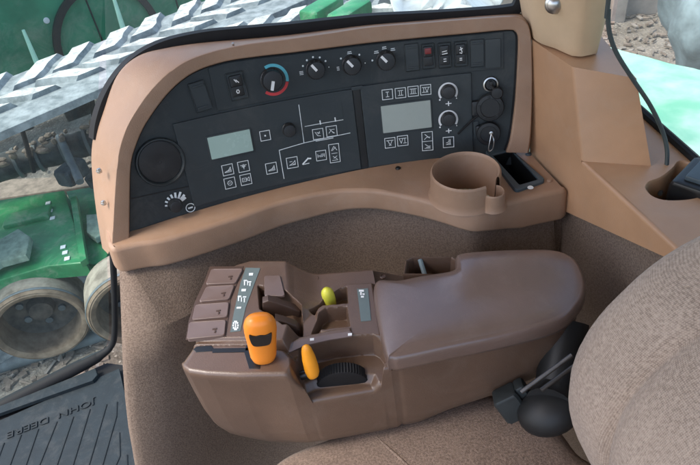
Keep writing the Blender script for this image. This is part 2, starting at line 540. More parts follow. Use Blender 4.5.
# lip rows: rounded fold, then a drop
def inward(P, d):
    out = []
    for i, p in enumerate(P):
        t = (P[min(i + 1, len(P) - 1)] - P[max(i - 1, 0)]); t.z = 0
        n = Vector((-t.y, t.x, 0)).normalized()
        out.append(p + n * d)
    return out
F_in = inward(FOLD, 0.007)
for p in F_in: p.z = lz(p.x)
CUPH = [CUPC + Vector((.0495 * math.cos(2 * PI * k / 40), .0495 * math.sin(2 * PI * k / 40), 0)) for k in range(40)]
nF = min(range(40, 120), key=lambda k: abs(F_in[k].x - .07))
bl2 = back[::-1]
nB = min(range(len(bl2)), key=lambda k: abs(bl2[k].x - .07))
fa, fb = resample(F_in[:nF + 1], 80), resample(bl2[:nB + 1], 80)
strip = []
for p, q in zip(fa, fb):
    r_ = []
    for k in range(9):
        t = p.lerp(q, k / 8); t.z = lz(t.x); r_.append(t)
    strip.append(r_)
mb.grid(strip)
mb.poly([F_in[nF:] + right + back[:len(back) - nB] + strip[-1][1:-1][::-1], BOX, CUPH])
drop = [interp(p.x, [-.33, -.3, -.06, .02, .1, .17, .2, .26, .3], [.044, .047, .044, .037, .034, .032, .036, .054, .055]) for p in FOLD]
r1 = [p + Vector((0, 0, -0.0015)) for p in inward(FOLD, 0.003)]
r2 = [p + Vector((0, 0, -0.006)) for p in FOLD]
r3 = [p + Vector((0, 0, -d + 0.006)) for p, d in zip(inward(FOLD, -0.004), drop)]
r4 = [p + Vector((0, 0, -d)) for p, d in zip(inward(FOLD, 0.000), drop)]
r5 = [p + Vector((0, 0, -d)) for p, d in zip(inward(FOLD, 0.05), drop)]
mb.grid([F_in, r1, r2, r3, r4, r5])
mb.build('ledge', M['tan'], con, 50)
LIP = r4

# cup holder with its handle notch
mb = MB()
a_n = math.radians(-53)         # notch direction
ref = Vector((math.cos(a_n), math.sin(a_n), 0))
g = math.radians(17)
prof = [(0.0570, -0.001), (0.0545, 0.003), (0.0532, 0.010), (0.0525, 0.038), (0.0518, 0.0405), (0.0500, 0.0424), (0.0482, 0.0405), (0.0472, 0.036), (0.045, -0.026)]
mb.lathe(CUPC, (0, 0, 1), prof, 72, a0=g, a1=2 * PI - g, ref=ref)
mb.lathe(CUPC, (0, 0, 1), [(.045, -.026), (.0475, 0.002)], 10, a0=-g, a1=g, ref=ref)
mb.lathe(CUPC, (0, 0, 1), [(.045, -.026), (.043, -.028), (0, -.028)], 40)
nc = CUPC + ref * 0.0515
nprof = [(0.0205, -0.001), (0.0185, 0.003), (0.0175, 0.010), (0.0168, 0.024), (0.016, 0.0262), (0.0150, 0.027), (0.0140, 0.0255), (0.013, 0.001), (0.0, 0.001)]
mb.lathe(nc, (0, 0, 1), nprof, 40, a0=math.radians(68) - PI, a1=PI - math.radians(68), ref=ref)
mb.build('cup_holder', M['tan'], con, 50)

# storage box: slate rim with a dark well
mb = MB()
c = sum(BOX, Vector()) / 4
def sc(k, z): return [Vector((c.x + (p.x - c.x) * k, c.y + (p.y - c.y) * k, z)) for p in BOX]
rim_px = [(484.5, 152.5), (506, 148.5), (546, 182.5), (515.5, 193.5)]
RIM = [zp(x, y, LZ) for x, y in rim_px]
def rr(P, k, z, n=5):
    """rounded-corner ring"""
    out = []
    for i in range(4):
        a, b, d = P[i - 1], P[i], P[(i + 1) % 4]
        for j in range(n):
            t = j / (n - 1)
            e1, e2 = b + (a - b).normalized() * k, b + (d - b).normalized() * k
            q = e1.lerp(b, t).lerp(b.lerp(e2, t), t)
            out.append(Vector((q.x, q.y, z)))
    return out
def shrink(P, k): 
    cc = sum(P, Vector()) / len(P)
    return [p + (cc - p).normalized() * k for p in P]
mb.grid([rr(RIM, .008, LZ - 0.001), rr(RIM, .008, LZ + 0.004), rr(shrink(RIM, .002), .007, LZ + 0.0055), rr(shrink(BOX, -.001), .004, LZ + 0.0055), rr(shrink(BOX, .001), .004, LZ + .003)], cu=True)
mb.grid([rr(shrink(BOX, .001), .004, LZ + .003), rr(shrink(BOX, .004), .004, LZ - 0.06)], cu=True, mi=1)
mb.fan(rr(shrink(BOX, .004), .004, LZ - 0.06), mi=1)
well = mb.build('storage_tray', [M['slate'], M['black']], con)
mb = MB()
q = zp(530.5, 187.6, LZ + .0055); q.z = LZ + .0056
mb.lathe(q, (0, 0, 1), [(0.0, 0.0006), (0.0042, 0.0006), (0.0045, 0)], 20)
mb.build('tray_emblem', M['print'], well)

# ------------------------------------------------ things on the panel
def on(s, v, h=0.0): return cyl(s, v, h)


def arcslab(mb, s0, s1, v0, v1, h0, h1, bev=0.001, n=24, mi=0):
    def ring(k, h):
        a, b, c_, d = s0 + k, s1 - k, v0 + k, v1 - k
        bot = [on(lerp(a, b, i / n), c_, h) for i in range(n + 1)]
        top = [on(lerp(b, a, i / n), d, h) for i in range(n + 1)]
        return bot, top
    rs = []
    for k, h in ((0, h0), (0, h1 - bev), (bev * .3, h1 - bev * .3), (bev, h1)):
        b_, t_ = ring(k, h)
        rs.append(b_ + t_)
    mb.grid(rs, cu=True, mi=mi)
    b_, t_ = ring(bev, h1)
    mb.grid([b_, t_[::-1]], mi=mi)


def rrect(mb, cs, cv, w, hgt, r, h0, h1, bev=0.0008, mi=0, dish=0.0, rot=0.0, n=4):
    def ring(k, h):
        out = []
        hw, hh, q = w / 2 - k, hgt / 2 - k, max(r - k, 0.0002)
        for ci, (sx, sy) in enumerate(((1, 1), (-1, 1), (-1, -1), (1, -1))):
            for j in range(n + 1):
                a = PI / 2 * ci + PI / 2 * j / n
                x, y = sx * (hw - q) + q * math.cos(a), sy * (hh - q) + q * math.sin(a)
                X, Y = x * math.cos(rot) - y * math.sin(rot), x * math.sin(rot) + y * math.cos(rot)
                out.append(on(cs + X, cv + Y, h))
        return out
    mb.grid([ring(0, h0), ring(0, h1 - bev), ring(bev * .3, h1 - bev * .3), ring(bev, h1)], cu=True, mi=mi)
    if dish:
        mb.grid([ring(bev, h1), ring(bev * 2.2, h1 - dish)], cu=True, mi=mi)
        mb.fan(ring(bev * 2.2, h1 - dish), mi=mi)
    else:
        mb.fan(ring(bev, h1), mi=mi)


def stroke(mb, pts, w, h=0.003, mi=0):
    """printed line in (s, v)"""
    for (a, b), (c_, d) in zip(pts, pts[1:]):
        L = math.hypot(c_ - a, d - b)
        if L < 1e-7: continue
        nx, ny = -(d - b) / L * w / 2, (c_ - a) / L * w / 2
        ex, ey = (c_ - a) / L * w / 2, (d - b) / L * w / 2
        a, b, c_, d = a - ex, b - ey, c_ + ex, d + ey
        k = max(1, int(L / 0.02))
        rows = [[on(lerp(a, c_, i / k) + sg * nx, lerp(b, d, i / k) + sg * ny, h) for i in range(k + 1)] for sg in (-1, 1)]
        mb.grid(rows, mi=mi)


def disc(mb, s, v, r, h, n=14, mi=0):
    mb.fan([on(s + r * math.cos(2 * PI * k / n), v + r * math.sin(2 * PI * k / n), h) for k in range(n)], mi=mi)


def arc(mb, s, v, r0, r1, a0, a1, h, n=24, mi=0):
    rows = [[on(s + r * math.cos(lerp(a0, a1, k / n)), v + r * math.sin(lerp(a0, a1, k / n)), h) for k in range(n + 1)] for r in (r0, r1)]
    mb.grid(rows, mi=mi)


def psize(px, py, w, h):
    a, b = pan(px - w / 2, py), pan(px + w / 2, py)
    c_, d = pan(px, py + h / 2), pan(px, py - h / 2)
    return abs(b[0] - a[0]), abs(d[1] - c_[1])


D2 = math.radians
# faceplates
modL = [pan(181.7, 122), pan(357, 87), pan(360, 164)]
vmt = (pan(181.7, 122)[1] + pan(288, 101)[1] + pan(349, 88)[1]) / 3
HM = 0.0025
mb = MB(); arcslab(mb, pan(186, 165)[0] - 0.004, pan(355.5, 120)[0], VB + 0.002, vmt, -0.001, HM)
fpL = mb.build('left_faceplate'.replace('left_', ''), M['module'], con)
mb = MB(); arcslab(mb, pan(363.5, 120)[0], pan(472, 110)[0], VB + 0.002, (pan(371, 84)[1] + pan(420, 77.5)[1] + pan(471, 74)[1]) / 3, -0.001, HM)
fpR = mb.build('faceplate', M['module'], con)
mb = MB(); arcslab(mb, pan(356.2, 120)[0], pan(363.2, 120)[0], VB + 0.003, vmt + 0.003, -0.001, 0.001, 0.0005, 2)
mb.build('divider_strip', M['black'], con)
# switch strip: a raised band above the modules
mb = MB()
rows = []
sA, sB = pan(213, 90)[0], pan(503, 50)[0]
vA = vmt + 0.004
for i in range(61):
    s = lerp(sA, sB, i / 60)
    t = vtop(s) - 0.004
    rows.append([on(s, vA, -0.001), on(s, vA, 0.0008), on(s, vA + 0.0008, 0.0014), on(s, t - .0008, 0.0014), on(s, t, 0.0008), on(s, t, -0.001)])
mb.grid(rows); mb.fan(rows[0]); mb.fan(rows[-1])
mb.build('switch_strip', M['panel'], con)
HS = 0.0014

# displays
for pxs, mt, nm in (([(206.5, 137.5), (249, 128.5), (253, 150), (211.4, 159)], 'lcd', 0), ([(381, 105.5), (430.5, 99.7), (431, 126.3), (382.4, 133)], 'lcd2', 1)):
    q = [pan(*p) for p in pxs]
    s0, s1 = (q[0][0] + q[3][0]) / 2, (q[1][0] + q[2][0]) / 2
    v1, v0 = (q[0][1] + q[1][1]) / 2, (q[2][1] + q[3][1]) / 2
    mb = MB()
    rot = math.atan2((q[1][1] - q[0][1] + q[2][1] - q[3][1]) / 2, s1 - s0)
    rrect(mb, (s0 + s1) / 2, (v0 + v1) / 2, s1 - s0 + .005, v1 - v0 + .005, 0.002, HM, HM + 0.0012, mi=1, rot=rot)
    rrect(mb, (s0 + s1) / 2, (v0 + v1) / 2, s1 - s0, v1 - v0, 0.0012, HM + 0.0012, HM + 0.0018, .0003, mi=0, rot=rot)
    d = mb.build('display', [M[mt], M['module']], con)
    d['label'] = 'pale green rectangular display' if nm == 0 else 'larger grey rectangular display'

# keys with printed outlines
W1 = 0.001
def key(px, py, w, h, strokes, kind='key', lab=None, wide=W1):
    s, v = pan(px, py, HM)
    ws, hs = psize(px, py, w, h)
    rot = ROT
    mb = MB()
    rrect(mb, s, v, ws, hs, 0.0018, HM - .0005, HM + 0.0009, 0.0004, mi=0, rot=rot)
    hh = HM + 0.0013
    def T(x, y):
        X, Y = x * ws / 2, y * hs / 2
        return (s + X * math.cos(rot) - Y * math.sin(rot), v + X * math.sin(rot) + Y * math.cos(rot))
    stroke(mb, [T(x, y) for x, y in ((-.92, -.92), (.92, -.92), (.92, .92), (-.92, .92), (-.92, -.92))], wide, hh, 1)
    for st in strokes:
        stroke(mb, [T(*p) for p in st], wide * 0.85, hh + .0002, 1)
    o = mb.build(kind, [M['module'], M['print']], con)
    if lab: o['label'] = lab
    return o


ROT = -0.03
tri = [[(-.55, -.35), (.1, -.1), (.5, .4), (.55, -.4), (-.5, -.4)], [(-.3, -.2), (.4, -.2)], [(.2, 0), (.45, .0)]]
sun = [[(-.5, .25), (.5, .25)], [(-.3, .0), (.3, .0)], [(0, .4), (0, -.45)], [(-.25, .25), (0, -.3), (.25, .25)]]
ring = [[(.4 * math.cos(a * PI / 4), .4 * math.sin(a * PI / 4)) for a in range(9)], [(-.15, 0), (.15, 0)]]
cam = [[(-.6, -.3), (-.6, .3), (.1, .3), (.1, -.3), (-.6, -.3)], [(.1, .0), (.6, .35), (.6, -.35), (.1, 0)], [(-.4, 0), (-.1, 0)]]
dot = [[(-.1, .1), (.1, .1), (.1, -.1), (-.1, -.1), (-.1, .1)], [(-.08, 0), (.08, 0)]]
key(265, 135.5, 11, 10.5, dot)
key(227.6, 169.6, 12, 11.5, tri); key(243.4, 166.3, 12, 11.5, sun)
key(229.8, 182.8, 12, 11.5, ring); key(245.7, 179.3, 12, 11.5, cam)
key(271.3, 168, 12, 11.5, tri)
key(292.1, 162.4, 12, 11.5, [[(-.5, -.4), (.1, -.1), (.5, .3)], [(-.5, -.4), (.5, -.4), (.5, .3)], [(-.4, .2), (0, .2)], [(.1, -.3), (.4, -.3)]])
key(321, 155.3, 11, 10.5, [[(-.6, 0), (.6, 0)], [(-.6, .3), (-.6, -.3)], [(0, .25), (.4, .25)], [(.6, .3), (.6, -.3)], [(-.3, -.2), (.3, -.2)]])
key(334.3, 153, 11, 20, [[(-.5, 0), (.5, 0)], [(-.5, .3), (0, .7), (.5, .3)], [(-.3, .3), (.3, .6)], [(-.5, -.7), (.5, -.7)], [(-.3, -.3), (.4, -.6)], [(.4, -.3), (-.2, -.5)]])
key(318, 133.8, 11.5, 11, [[(-.5, .4), (-.1, -.3), (.4, -.4)], [(-.2, .3), (.3, .1)], [(.3, .4), (.0, .0)]])
key(331.5, 131, 11.5, 11, [[(-.5, -.3), (.0, .3), (.5, .3)], [(-.3, .4), (.3, -.4)], [(.1, -.1), (.5, -.4)]])
ROT = -0.02
bars = lambda xs: [[(x, -.4), (x, .4)] for x in xs] + [[(min(xs) - .25, .45), (max(xs) + .25, .45)], [(min(xs) - .25, -.45), (max(xs) + .25, -.45)]]
vee = lambda x0, x1: [[(x0, .45), ((x0 + x1) / 2, -.45), (x1, .45)]]
RW, RH = 11.3, 10.6
key(387.3, 94.3, RW, RH, bars([0]), wide=.0011)
key(400.4, 92.8, RW, RH, bars([-.18, .18]))
key(413.1, 91.1, RW, RH, bars([-.32, 0, .32]))
key(425.6, 89.6, RW, RH, bars([-.35]) + vee(-.1, .55) + [[(-.6, .45), (.7, .45)], [(-.6, -.45), (.4, -.45)]])
key(390, 142.6, RW, RH, vee(-.4, .4) + [[(-.6, .45), (.6, .45)], [(-.2, -.45), (.2, -.45)]])
key(402.6, 140.5, RW, RH, vee(-.6, .05) + bars([.38]) + [[(-.65, .45), (.6, .45)]])
key(427.3, 141, 11.5, 20, [[(-.9, 0), (.9, 0)], [(-.5, .2), (-.1, .4), (.5, .4)], [(-.4, .7), (.4, .3)], [(-.5, -.7), (.5, -.7)], [(-.4, -.3), (.1, -.5), (.5, -.5)], [(-.2, -.6), (.4, -.6)]])
key(448.4, 142, 11.5, 11, [[(-.4, -.4), (.4, -.4)], [(.1, .5), (.1, .1), (-.4, -.1)], [(.3, .5), (.3, -.3)], [(-.2, -.3), (.3, -.1)]])

# printed guide lines and small prints on the left faceplate
mb = MB()
def pl(pts, w=0.0011, h=HM + .0004): stroke(mb, [pan(x, y, h) for x, y in pts], w, h)
pl([(298.8, 105), (304, 143)]); pl([(305, 126.5), (324, 123), (343, 119.8)], .001)
pl([(284, 178.5), (279.2, 150.3), (304, 143), (350, 133)]) ; pl([(320, 121), (320.5, 124)], .002); pl([(335, 118), (335.5, 121)], .002)
pl([(303, 164), (308, 158.5), (310.5, 158.5)], .0024); pl([(303, 164.6), (309, 163.2)], .0012)
pl([(316, 141.2), (333, 138)], .0011)
mb.build('printed_guide_lines', M['print'], con)
mb = MB()
for a in range(4):
    s, v = pan(302 + a * 12.6, 109.5 - a * 1.9, HM + .0003)
stroke(mb, [pan(303.5, 107.5, HM + .0003), pan(341, 100, HM + .0003), pan(343.5, 117, HM + .0003)], .0005, HM + .0003)
mb.build('etched_frame', M['panel'], con)

# knobs
def knob(px, py, rpx, ang, h=0.016, h0=HS, prints=None, pointer=True, ribs=True, parent=None, name='knob'):
    s, v = pan(px, py, h0 + h * .6)
    r, _ = psize(px, py, rpx * 2, 4); r /= 2
    u, vv, n = cyl_axes(s)
    mb = MB()
    o = on(s, v, h0)
    mb.lathe(o, n, [(r * 1.0, -0.001), (r * 1.0, h * .25), (r * .96, h * .3), (r * .9, h * .85), (r * .84, h * .97), (r * .74, h), (0.0, h)], 48, rib=0.05, ribr={2, 3} if ribs else None, ref=u)
    k = mb.build(name, M['knob'], con)
    if pointer:
        mb = MB()
        d = u * math.cos(ang) + vv * math.sin(ang)
        e = n.cross(d)
        c0, c1 = o + n * (h * 1.0), o + n * (h * 1.0) + d * r * .8
        w = r * .13
        p = [c0 - e * w, c1 - e * w * 1.0, c1 + e * w * 1.0, c0 + e * w]
        mb.prism(p, n * .0012)
        mb.build('pointer', M['white'], k)
    return s, v, r


tl = D2(128)
# temperature knob with its cyan and red scale
s, v, r = knob(272.5, 80.5, 11.5, D2(-108), 0.017)
pm = MB()
sp, vp = pan(272.5, 80, HS)
arc(pm, sp + .001, vp, r * 1.12, r * 1.38, D2(-15), D2(115), HS + .0006, 30, 0)
arc(pm, sp + .001, vp, r * 1.12, r * 1.38, D2(-132), D2(-17), HS + .0006, 30, 1)
pm.build('temperature_scale', [M['cyan'], M['red']], con)
for (px, py, a, marks) in ((316.2, 70.2, 125, 7), (352.3, 66, 128, 5), (386.4, 61.3, 130, 4)):
    s, v, r = knob(px, py, 9.8, D2(a), 0.016)
    s, v = pan(px - .5, py + 1, HS)
    pm = MB()
    for i in range(marks):
        aa = D2(lerp(178, 8, i / (marks - 1))) if marks > 4 else D2(lerp(165, 55, i / 3))
        rad = r * 1.42
        x, y = s + rad * math.cos(aa), v + rad * math.sin(aa)
        if i == 0 and marks != 4:
            for k in (-1, 0, 1): stroke(pm, [(x - .002 * (marks == 7) - .0015, y + k * .0022), (x + .0015, y + k * .0022)], .001, HS + .0005)
        elif marks == 5 and i == 2 or marks == 4 and i > 0:
            stroke(pm, [(x - .003, y - .001), (x + .003, y - .001)], .0012, HS + .0005); stroke(pm, [(x - .0025, y + .0014), (x + .0025, y + .0016)], .0012, HS + .0005)
        else:
            disc(pm, x, y, .0015 if i < marks - 1 else .001, HS + .0005)
    pm.build('knob_scale', M['print'], con)
# two display knobs with white arcs
for px, py in ((448.5, 92.3), (448.7, 119.8)):
    s, v, r = knob(px, py, 7.2, 0, 0.014, HM, pointer=False)
    s, v = pan(px - .5, py, HM)
    pm = MB()
    arc(pm, s, v, r * 1.1, r * 1.38, D2(-35), D2(215), HM + .0005, 30)
    disc(pm, s - r * 1.2, v - r * .95, .0014, HM + .0005); disc(pm, s + r * 1.15, v - r * .95, .0009, HM + .0005)
    stroke(pm, [(s - .004, v - r * 1.6), (s + .004, v - r * 1.6)], .0014, HM + .0005); stroke(pm, [(s, v - r * 1.6 - .003), (s, v - r * 1.6 + .003)], .0016, HM + .0005)
    pm.build('knob_scale', M['white'], con)
knob(289.5, 130.5, 7, 0, 0.014, HM, pointer=False)

# rocker switches and blanks
def rocker(px, py, w, h, top, rot=0.0, marks=(), lab=None):
    s, v = pan(px, py, HS); ws, hs = psize(px, py, w, h)
    mb = MB()
    rrect(mb, s, v, ws, hs, .003, HS - .001, HS + .0022, .0008, dish=.0012, rot=rot)
    fr = mb.build('rocker_switch', M['panel'], con)
    if lab: fr['label'] = lab
    mb = MB()
    rrect(mb, s, v + hs * .19, ws * .66, hs * .40, .002, HS, HS + .0045, .0012, mi=0, rot=rot)
    rrect(mb, s, v - hs * .19, ws * .66, hs * .36, .002, HS, HS + .0022, .0008, mi=1, rot=rot)
    hh = HS + .0048
    for st in marks:
        hz = hh if st[0][1] > 0 else HS + .0026
        stroke(mb, [(s + x * ws * .3, v + y * hs * .45) for x, y in st], .0013, hz, 2)
    mb.build('rocker', [M[top], M['black'], M['white']], fr)


def blank(px, py, w, h, rot=0.0, ridges=True):
    s, v = pan(px, py, HS); ws, hs = psize(px, py, w, h)
    mb = MB()
    rrect(mb, s, v, ws, hs, .0015, HS - .001, HS + .0018, .0006, dish=.001 if ridges else 0, rot=rot)
    if ridges:
        for k in (-.36, .36):
            rrect(mb, s, v + hs * k, ws * .7, hs * .07, .0006, HS, HS + .0022, .0004, rot=rot)
    mb.build('blanking_plate', M['module'], con)


sw_w, sw_h = 14.2, 26
rocker(236.6, 86, 19, 29, 'black', .03, [[(-.3, .55), (0, .35)], [(0, .5), (.4, .3)], [(.25 * math.cos(a * PI / 3), -.42 + .14 * math.sin(a * PI / 3)) for a in range(7)]], 'black two-way rocker with white symbols')
blank(200.3, 96.5, 17, 31, .1)
blank(411.8, 57.5, 14.5, 28)
rocker(428, 56.3, sw_w, sw_h, 'black', 0, [], 'rocker with red top lamp')
rocker(444.4, 55.3, sw_w, sw_h, 'black', 0, [[(-.5, .35), (.5, .4)], [(-.5, .15), (.6, .2)], [(-.2, -.3), (.3, -.3)], [(-.2, -.5), (.3, -.5)]])
rocker(460.6, 54, sw_w, sw_h, 'black', 0, [[(0, .6), (.3, .2)], [(-.2, .4), (.4, .5)], [(-.2, .15), (.2, .1)], [(-.2, -.35), (.2, -.35)], [(-.2, -.5), (.2, -.5)]])
s, v = pan(428, 56.3, HS); mb = MB(); rrect(mb, s, v + .0085, .010, .009, .0012, HS, HS + .0051, .0006)
mb.build('warning_lamp', mat('dull_red_lens', (0.2, 0.015, 0.018), 0.3, 0.5, 0.05, 60), con)
blank(477, 53.3, 14.5, 28); blank(493, 53.5, 15.5, 29, 0, False)
# tiny recessed notch above the divider
s, v = pan(357, 88, HS); mb = MB(); rrect(mb, s, v, .018, .006, .001, HS - .001, HS + .0015, .0004); mb.build('latch', M['module'], con)

# round loudspeaker at the left end
s, v = pan(160.5, 162, 0); u, vv, n = cyl_axes(s)
r = psize(160.5, 162, 51, 4)[0] / 2
mb = MB()
mb.lathe(on(s, v, 0), n, [(r * 1.03, -.002), (r * 1.03, .003), (r * 1.0, .0048), (r * .95, .005), (r * .9, .003), (r * .88, -.0005)], 56)
sp = mb.build('loudspeaker', M['panel'], con)
mb = MB()
prof = [(0.0, .0005)]
for i in range(1, 12):
    q = r * .88 * i / 11
    prof += [(q - r * .03, .0005 + .0005 * math.sin(i / 11 * PI)), (q, .0001 + .0005 * math.sin(i / 11 * PI))]
mb.lathe(on(s, v, 0.0008), n, prof, 56)
mb.build('speaker_grille', M['knob'], sp)
# seam of the small plate below and its knob
mb = MB()
stroke(mb, [pan(131, 199, .0003), pan(192, 186, .0003)], .0009, .0004)
mb.build('panel_seam', M['black'], con)
s, v, r = knob(175.5, 206, 7.2, 0, .015, 0, pointer=False)
pm = MB()
s, v = pan(176, 205, 0)
for i, (a, L) in enumerate(((165, .003), (143, .004), (122, .0045), (101, .005), (80, .006), (58, .0075), (38, .006), (25, .004))):
    aa = D2(a)
    r0 = r * 1.22
    stroke(pm, [(s + r0 * math.cos(aa), v + r0 * math.sin(aa)), (s + (r0 + L) * math.cos(aa), v + (r0 + L) * math.sin(aa))], .0026 + .0002 * i, .0012)
s2, v2 = pan(190.3, 207.5, 0)
arc(pm, s2, v2, .0062, .0076, 0, 2 * PI, .0012, 28)
stroke(pm, [(s2 - .0025, v2), (s2 + .0025, v2)], .0026, .0012)
pm.build('knob_scale', M['print'], con)

# ignition lock, sockets and their caps at the right end
s, v = pan(490.5, 84, 0); u, vv, n = cyl_axes(s)
mb = MB()
mb.lathe(on(s, v), n, [(.0125, -.001), (.0125, .003), (.0115, .005), (.0095, .0055), (.0085, .004), (.0085, .001)], 32)
lk = mb.build('ignition_lock', M['steel'], con)
mb = MB()
mb.lathe(on(s, v), n, [(.0085, .0015), (.0075, .004), (0, .0042)], 24)
mb.prism([on(s + x, v + y, .004) for x, y in ((-.002, -.006), (.002, -.006), (.002, .006), (-.002, .006))], n * .006)
c1 = on(s + .009, v - .012, .012)
mb.lathe(c1, n, [(.0, -.003), (.008, -.003), (.0095, -.001), (.0095, .002), (.008, .004), (0, .0045)], 20)
mb.tube([on(s, v, .008), on(s + .004, v - .005, .013), c1], .0025, 8)
mb.build('key', M['knob'], lk)
for px, py, rp, hh, nm in ((490, 107.5, 14, .014, 0), (488.5, 133.5, 12, .012, 1)):
    s, v = pan(px, py, hh * .7); u, vv, n = cyl_axes(s)
    r = psize(px, py, rp * 2, 4)[0] / 2
    mb = MB()
    mb.lathe(on(s, v), n, [(r * .85, -.001), (r * .85, hh * .45), (r * 1.0, hh * .5), (r * 1.0, hh * .85), (r * .94, hh), (r * .7, hh * 1.03), (r * .66, hh * .93), (0, hh * .93)], 36)
    if nm == 0:
        for k in range(5):
            a = 2 * PI * k / 5 + .4
            mb.lathe(on(s + r * .8 * math.cos(a), v + r * .8 * math.sin(a), hh), n, [(.0022, 0), (.002, .0012), (0, .0014)], 10)
        rrect(mb, s - r * .95, v - .001, r * .7, r * 1.1, .003, 0, .009, .002)
    else:
        rrect(mb, s - r * .6, v + r * .3, r * .9, r * .8, .003, 0, .008, .002)
    o = mb.build('socket_cap', M['knob'], con)
    o['label'] = 'large round socket cap with side hinge' if nm == 0 else 'smaller round socket cap with ring pull'
    if nm == 1:
        mb = MB()
        q = on(s + .004, v + .002, hh + .002)
        mb.lathe(q, n, [(.0035, -.002), (.0032, .001), (0, .0018)], 12)
        loop_ = [on(s + .004, v + .001, hh + .003), on(s + .0075, v - .008, hh + .007), on(s + .006, v - .022, hh + .007), on(s + .001, v - .027, hh + .006), on(s - .001, v - .022, hh + .006), on(s + .002, v - .008, hh + .005), on(s + .004, v + .001, hh + .003)]
        mb.tube(crom(loop_, 6), .0009, 6)
        mb.build('pull_ring', M['steel'], o)
mb = MB()
mb.tube(crom([on(*pan(484, 112, .006), .006), on(*pan(475, 118, .008), .008), on(*pan(466, 126, .006), .006), on(*pan(458, 134, .004), .004)], 5), .0016, 8)
mb.build('cap_strap', M['rubber'], con)
for px, py in ((476, 130), (482, 134)):
    s, v = pan(px, py, 0); mb = MB(); rrect(mb, s, v, .008, .03, .001, -.001, .0015, .0005); mb.build('socket_label_plate', M['module'], con)

# screws on the tan moulding
def screw(p, n, r=.0045, m='steel'):
    mb = MB()
    mb.lathe(p, n, [(r, -.002), (r, .0012), (r * .8, .0024), (0, .0026)], 16)
    mb.box(Vector(p) + Vector(n).normalized() * .0026, r * 1.2, r * .25, .0005, Matrix.Identity(3))
    mb.build('screw', M[m], con)
screw(zp(257, 201, LZ), (0, 0, 1), .005, 'black'); screw(zp(398, 168.5, LZ), (0, 0, 1), .0045, 'black'); screw(zp(528.5, 154.5, LZ), (0, 0, 1), .005, 'slate')
screw(zp(549.5, 181, LZ), (0, 0, 1), .004, 'tan')
for px, py in ((99, 171), (103.5, 203)):
    s, v = pan(px, py, -.012); u, vv, n = cyl_axes(s)
    screw(on(s, v, -.012), (n * .5 - u).normalized(), .004, 'steel')
s, v = pan(233, 44.5, .004); u, vv, n = cyl_axes(s); screw(on(s, v, .004), (n * .5 + vv).normalized(), .002, 'steel')

# ================================================================== 2. FELT SIDE WALL
mb = MB()
top = [p + Vector((0, 0, .004)) for p in inward(resample(LIP, 60), .012)]
rows = []
for i, p in enumerate(top):
    t = i / 59
    bx = lerp(-.535, .42, t)
    b = Vector((bx, .60 - .05 * (1 - t) ** 3, 0.0))
    row = [Vector((p.x, p.y + .012, lz(p.x) - .012)), Vector((p.x, p.y + .004, p.z))]
    for j in range(1, 14):
        k = j / 13
        q = p.lerp(b, k)
        q.y += .03 * math.sin(k * PI) * (1 - .4 * t)
        row.append(q)
    rows.append(row)
# the left end follows the window edge
ctrl = [yp(116, 262, .60), yp(117, 300, .595), yp(119, 370, .575), yp(124, 425, .555), yp(131.5, 468, .545)]
ctrl.append(ctrl[-1] + (ctrl[-1] - ctrl[-2]) * 5)
edge0 = crom(ctrl, 12)
ez = [p.z for p in edge0][::-1]; ex = [p.x for p in edge0][::-1]; ey = [p.y for p in edge0][::-1]
for i, row in enumerate(rows):
    t = min(1, (i / 59) / .35); bl_ = 1 - t * t * (3 - 2 * t)
    off = i / 59 * .78
    for q in row[2:]:
        q.x = lerp(q.x, interp(q.z, ez, ex) + .012 + off, bl_); q.y = lerp(q.y, interp(q.z, ez, ey), bl_)
# rounded left return
lead = []
for kx, ky in ((.055, .24), (.012, .10), (-.012, .035), (-.008, .008)):
    lead.append([q + Vector((kx, ky, 0)) for q in rows[0]])
rows = lead + rows
tail = []
for dx, dy in ((.012, .004), (.05, .01), (.12, .012)):
    tail.append([q + Vector((dx, dy, 0)) for q in rows[-1]])
rows = rows + tail
mb.grid(rows)
# the wall goes on behind the seat, under the rear trim
wall2 = [[Vector((x, y, z)) for z in (0, .3, .6, .74, .845)] for x, y in ((.327, .80), (.340, .70), (.356, .6), (.3715, .5), (.387, .40), (.42, .2), (.48, -.2))]
mb.grid(wall2)
o = mb.build('felt_wall', M['felt'], None, 60)
tag(o, 'speckled brown felt covering on the cab side wall below the tan console', 'wall panel')
# edge strip of the felt
mb = MB()
edge = [q + Vector((-.004, .004, 0)) for q in lead[1]]
mb.tube(edge, .006, 8)
o = mb.build('edge_trim', M['rubber'], None); tag(o, 'narrow black rubber edging down the left side of the brown felt', 'edge trim')

# ================================================================== 3. ARMREST CONSOLE
arm = thing('armrest_console', (0.0, .53, .63), 'brown moulded armrest console with padded lid, coloured levers and sloped buttons', 'armrest')
ZD = .77

XL0, XL1, XR = (-.240, .478), (-.181, .640), .024
NX, NY = 330, 240
A_ = np.linspace(0, 1, NX); B_ = np.linspace(0, 1, NY)
AA, BB = np.meshgrid(A_, B_, indexing='ij')
xl = -.236 + .057 * BB
X = xl + (XR - xl) * AA
yn = np.interp(X, [-.236, -.231, -.222, -.20, -.16, -.10, .03], [.480, .468, .459, .451, .441, .431, .434])
yf = np.interp(X, [-.20, -.17, -.15, -.09, -.07, .03], [.625, .640, .644, .630, .622, .612])
Y = yn + (yf - yn) * BB


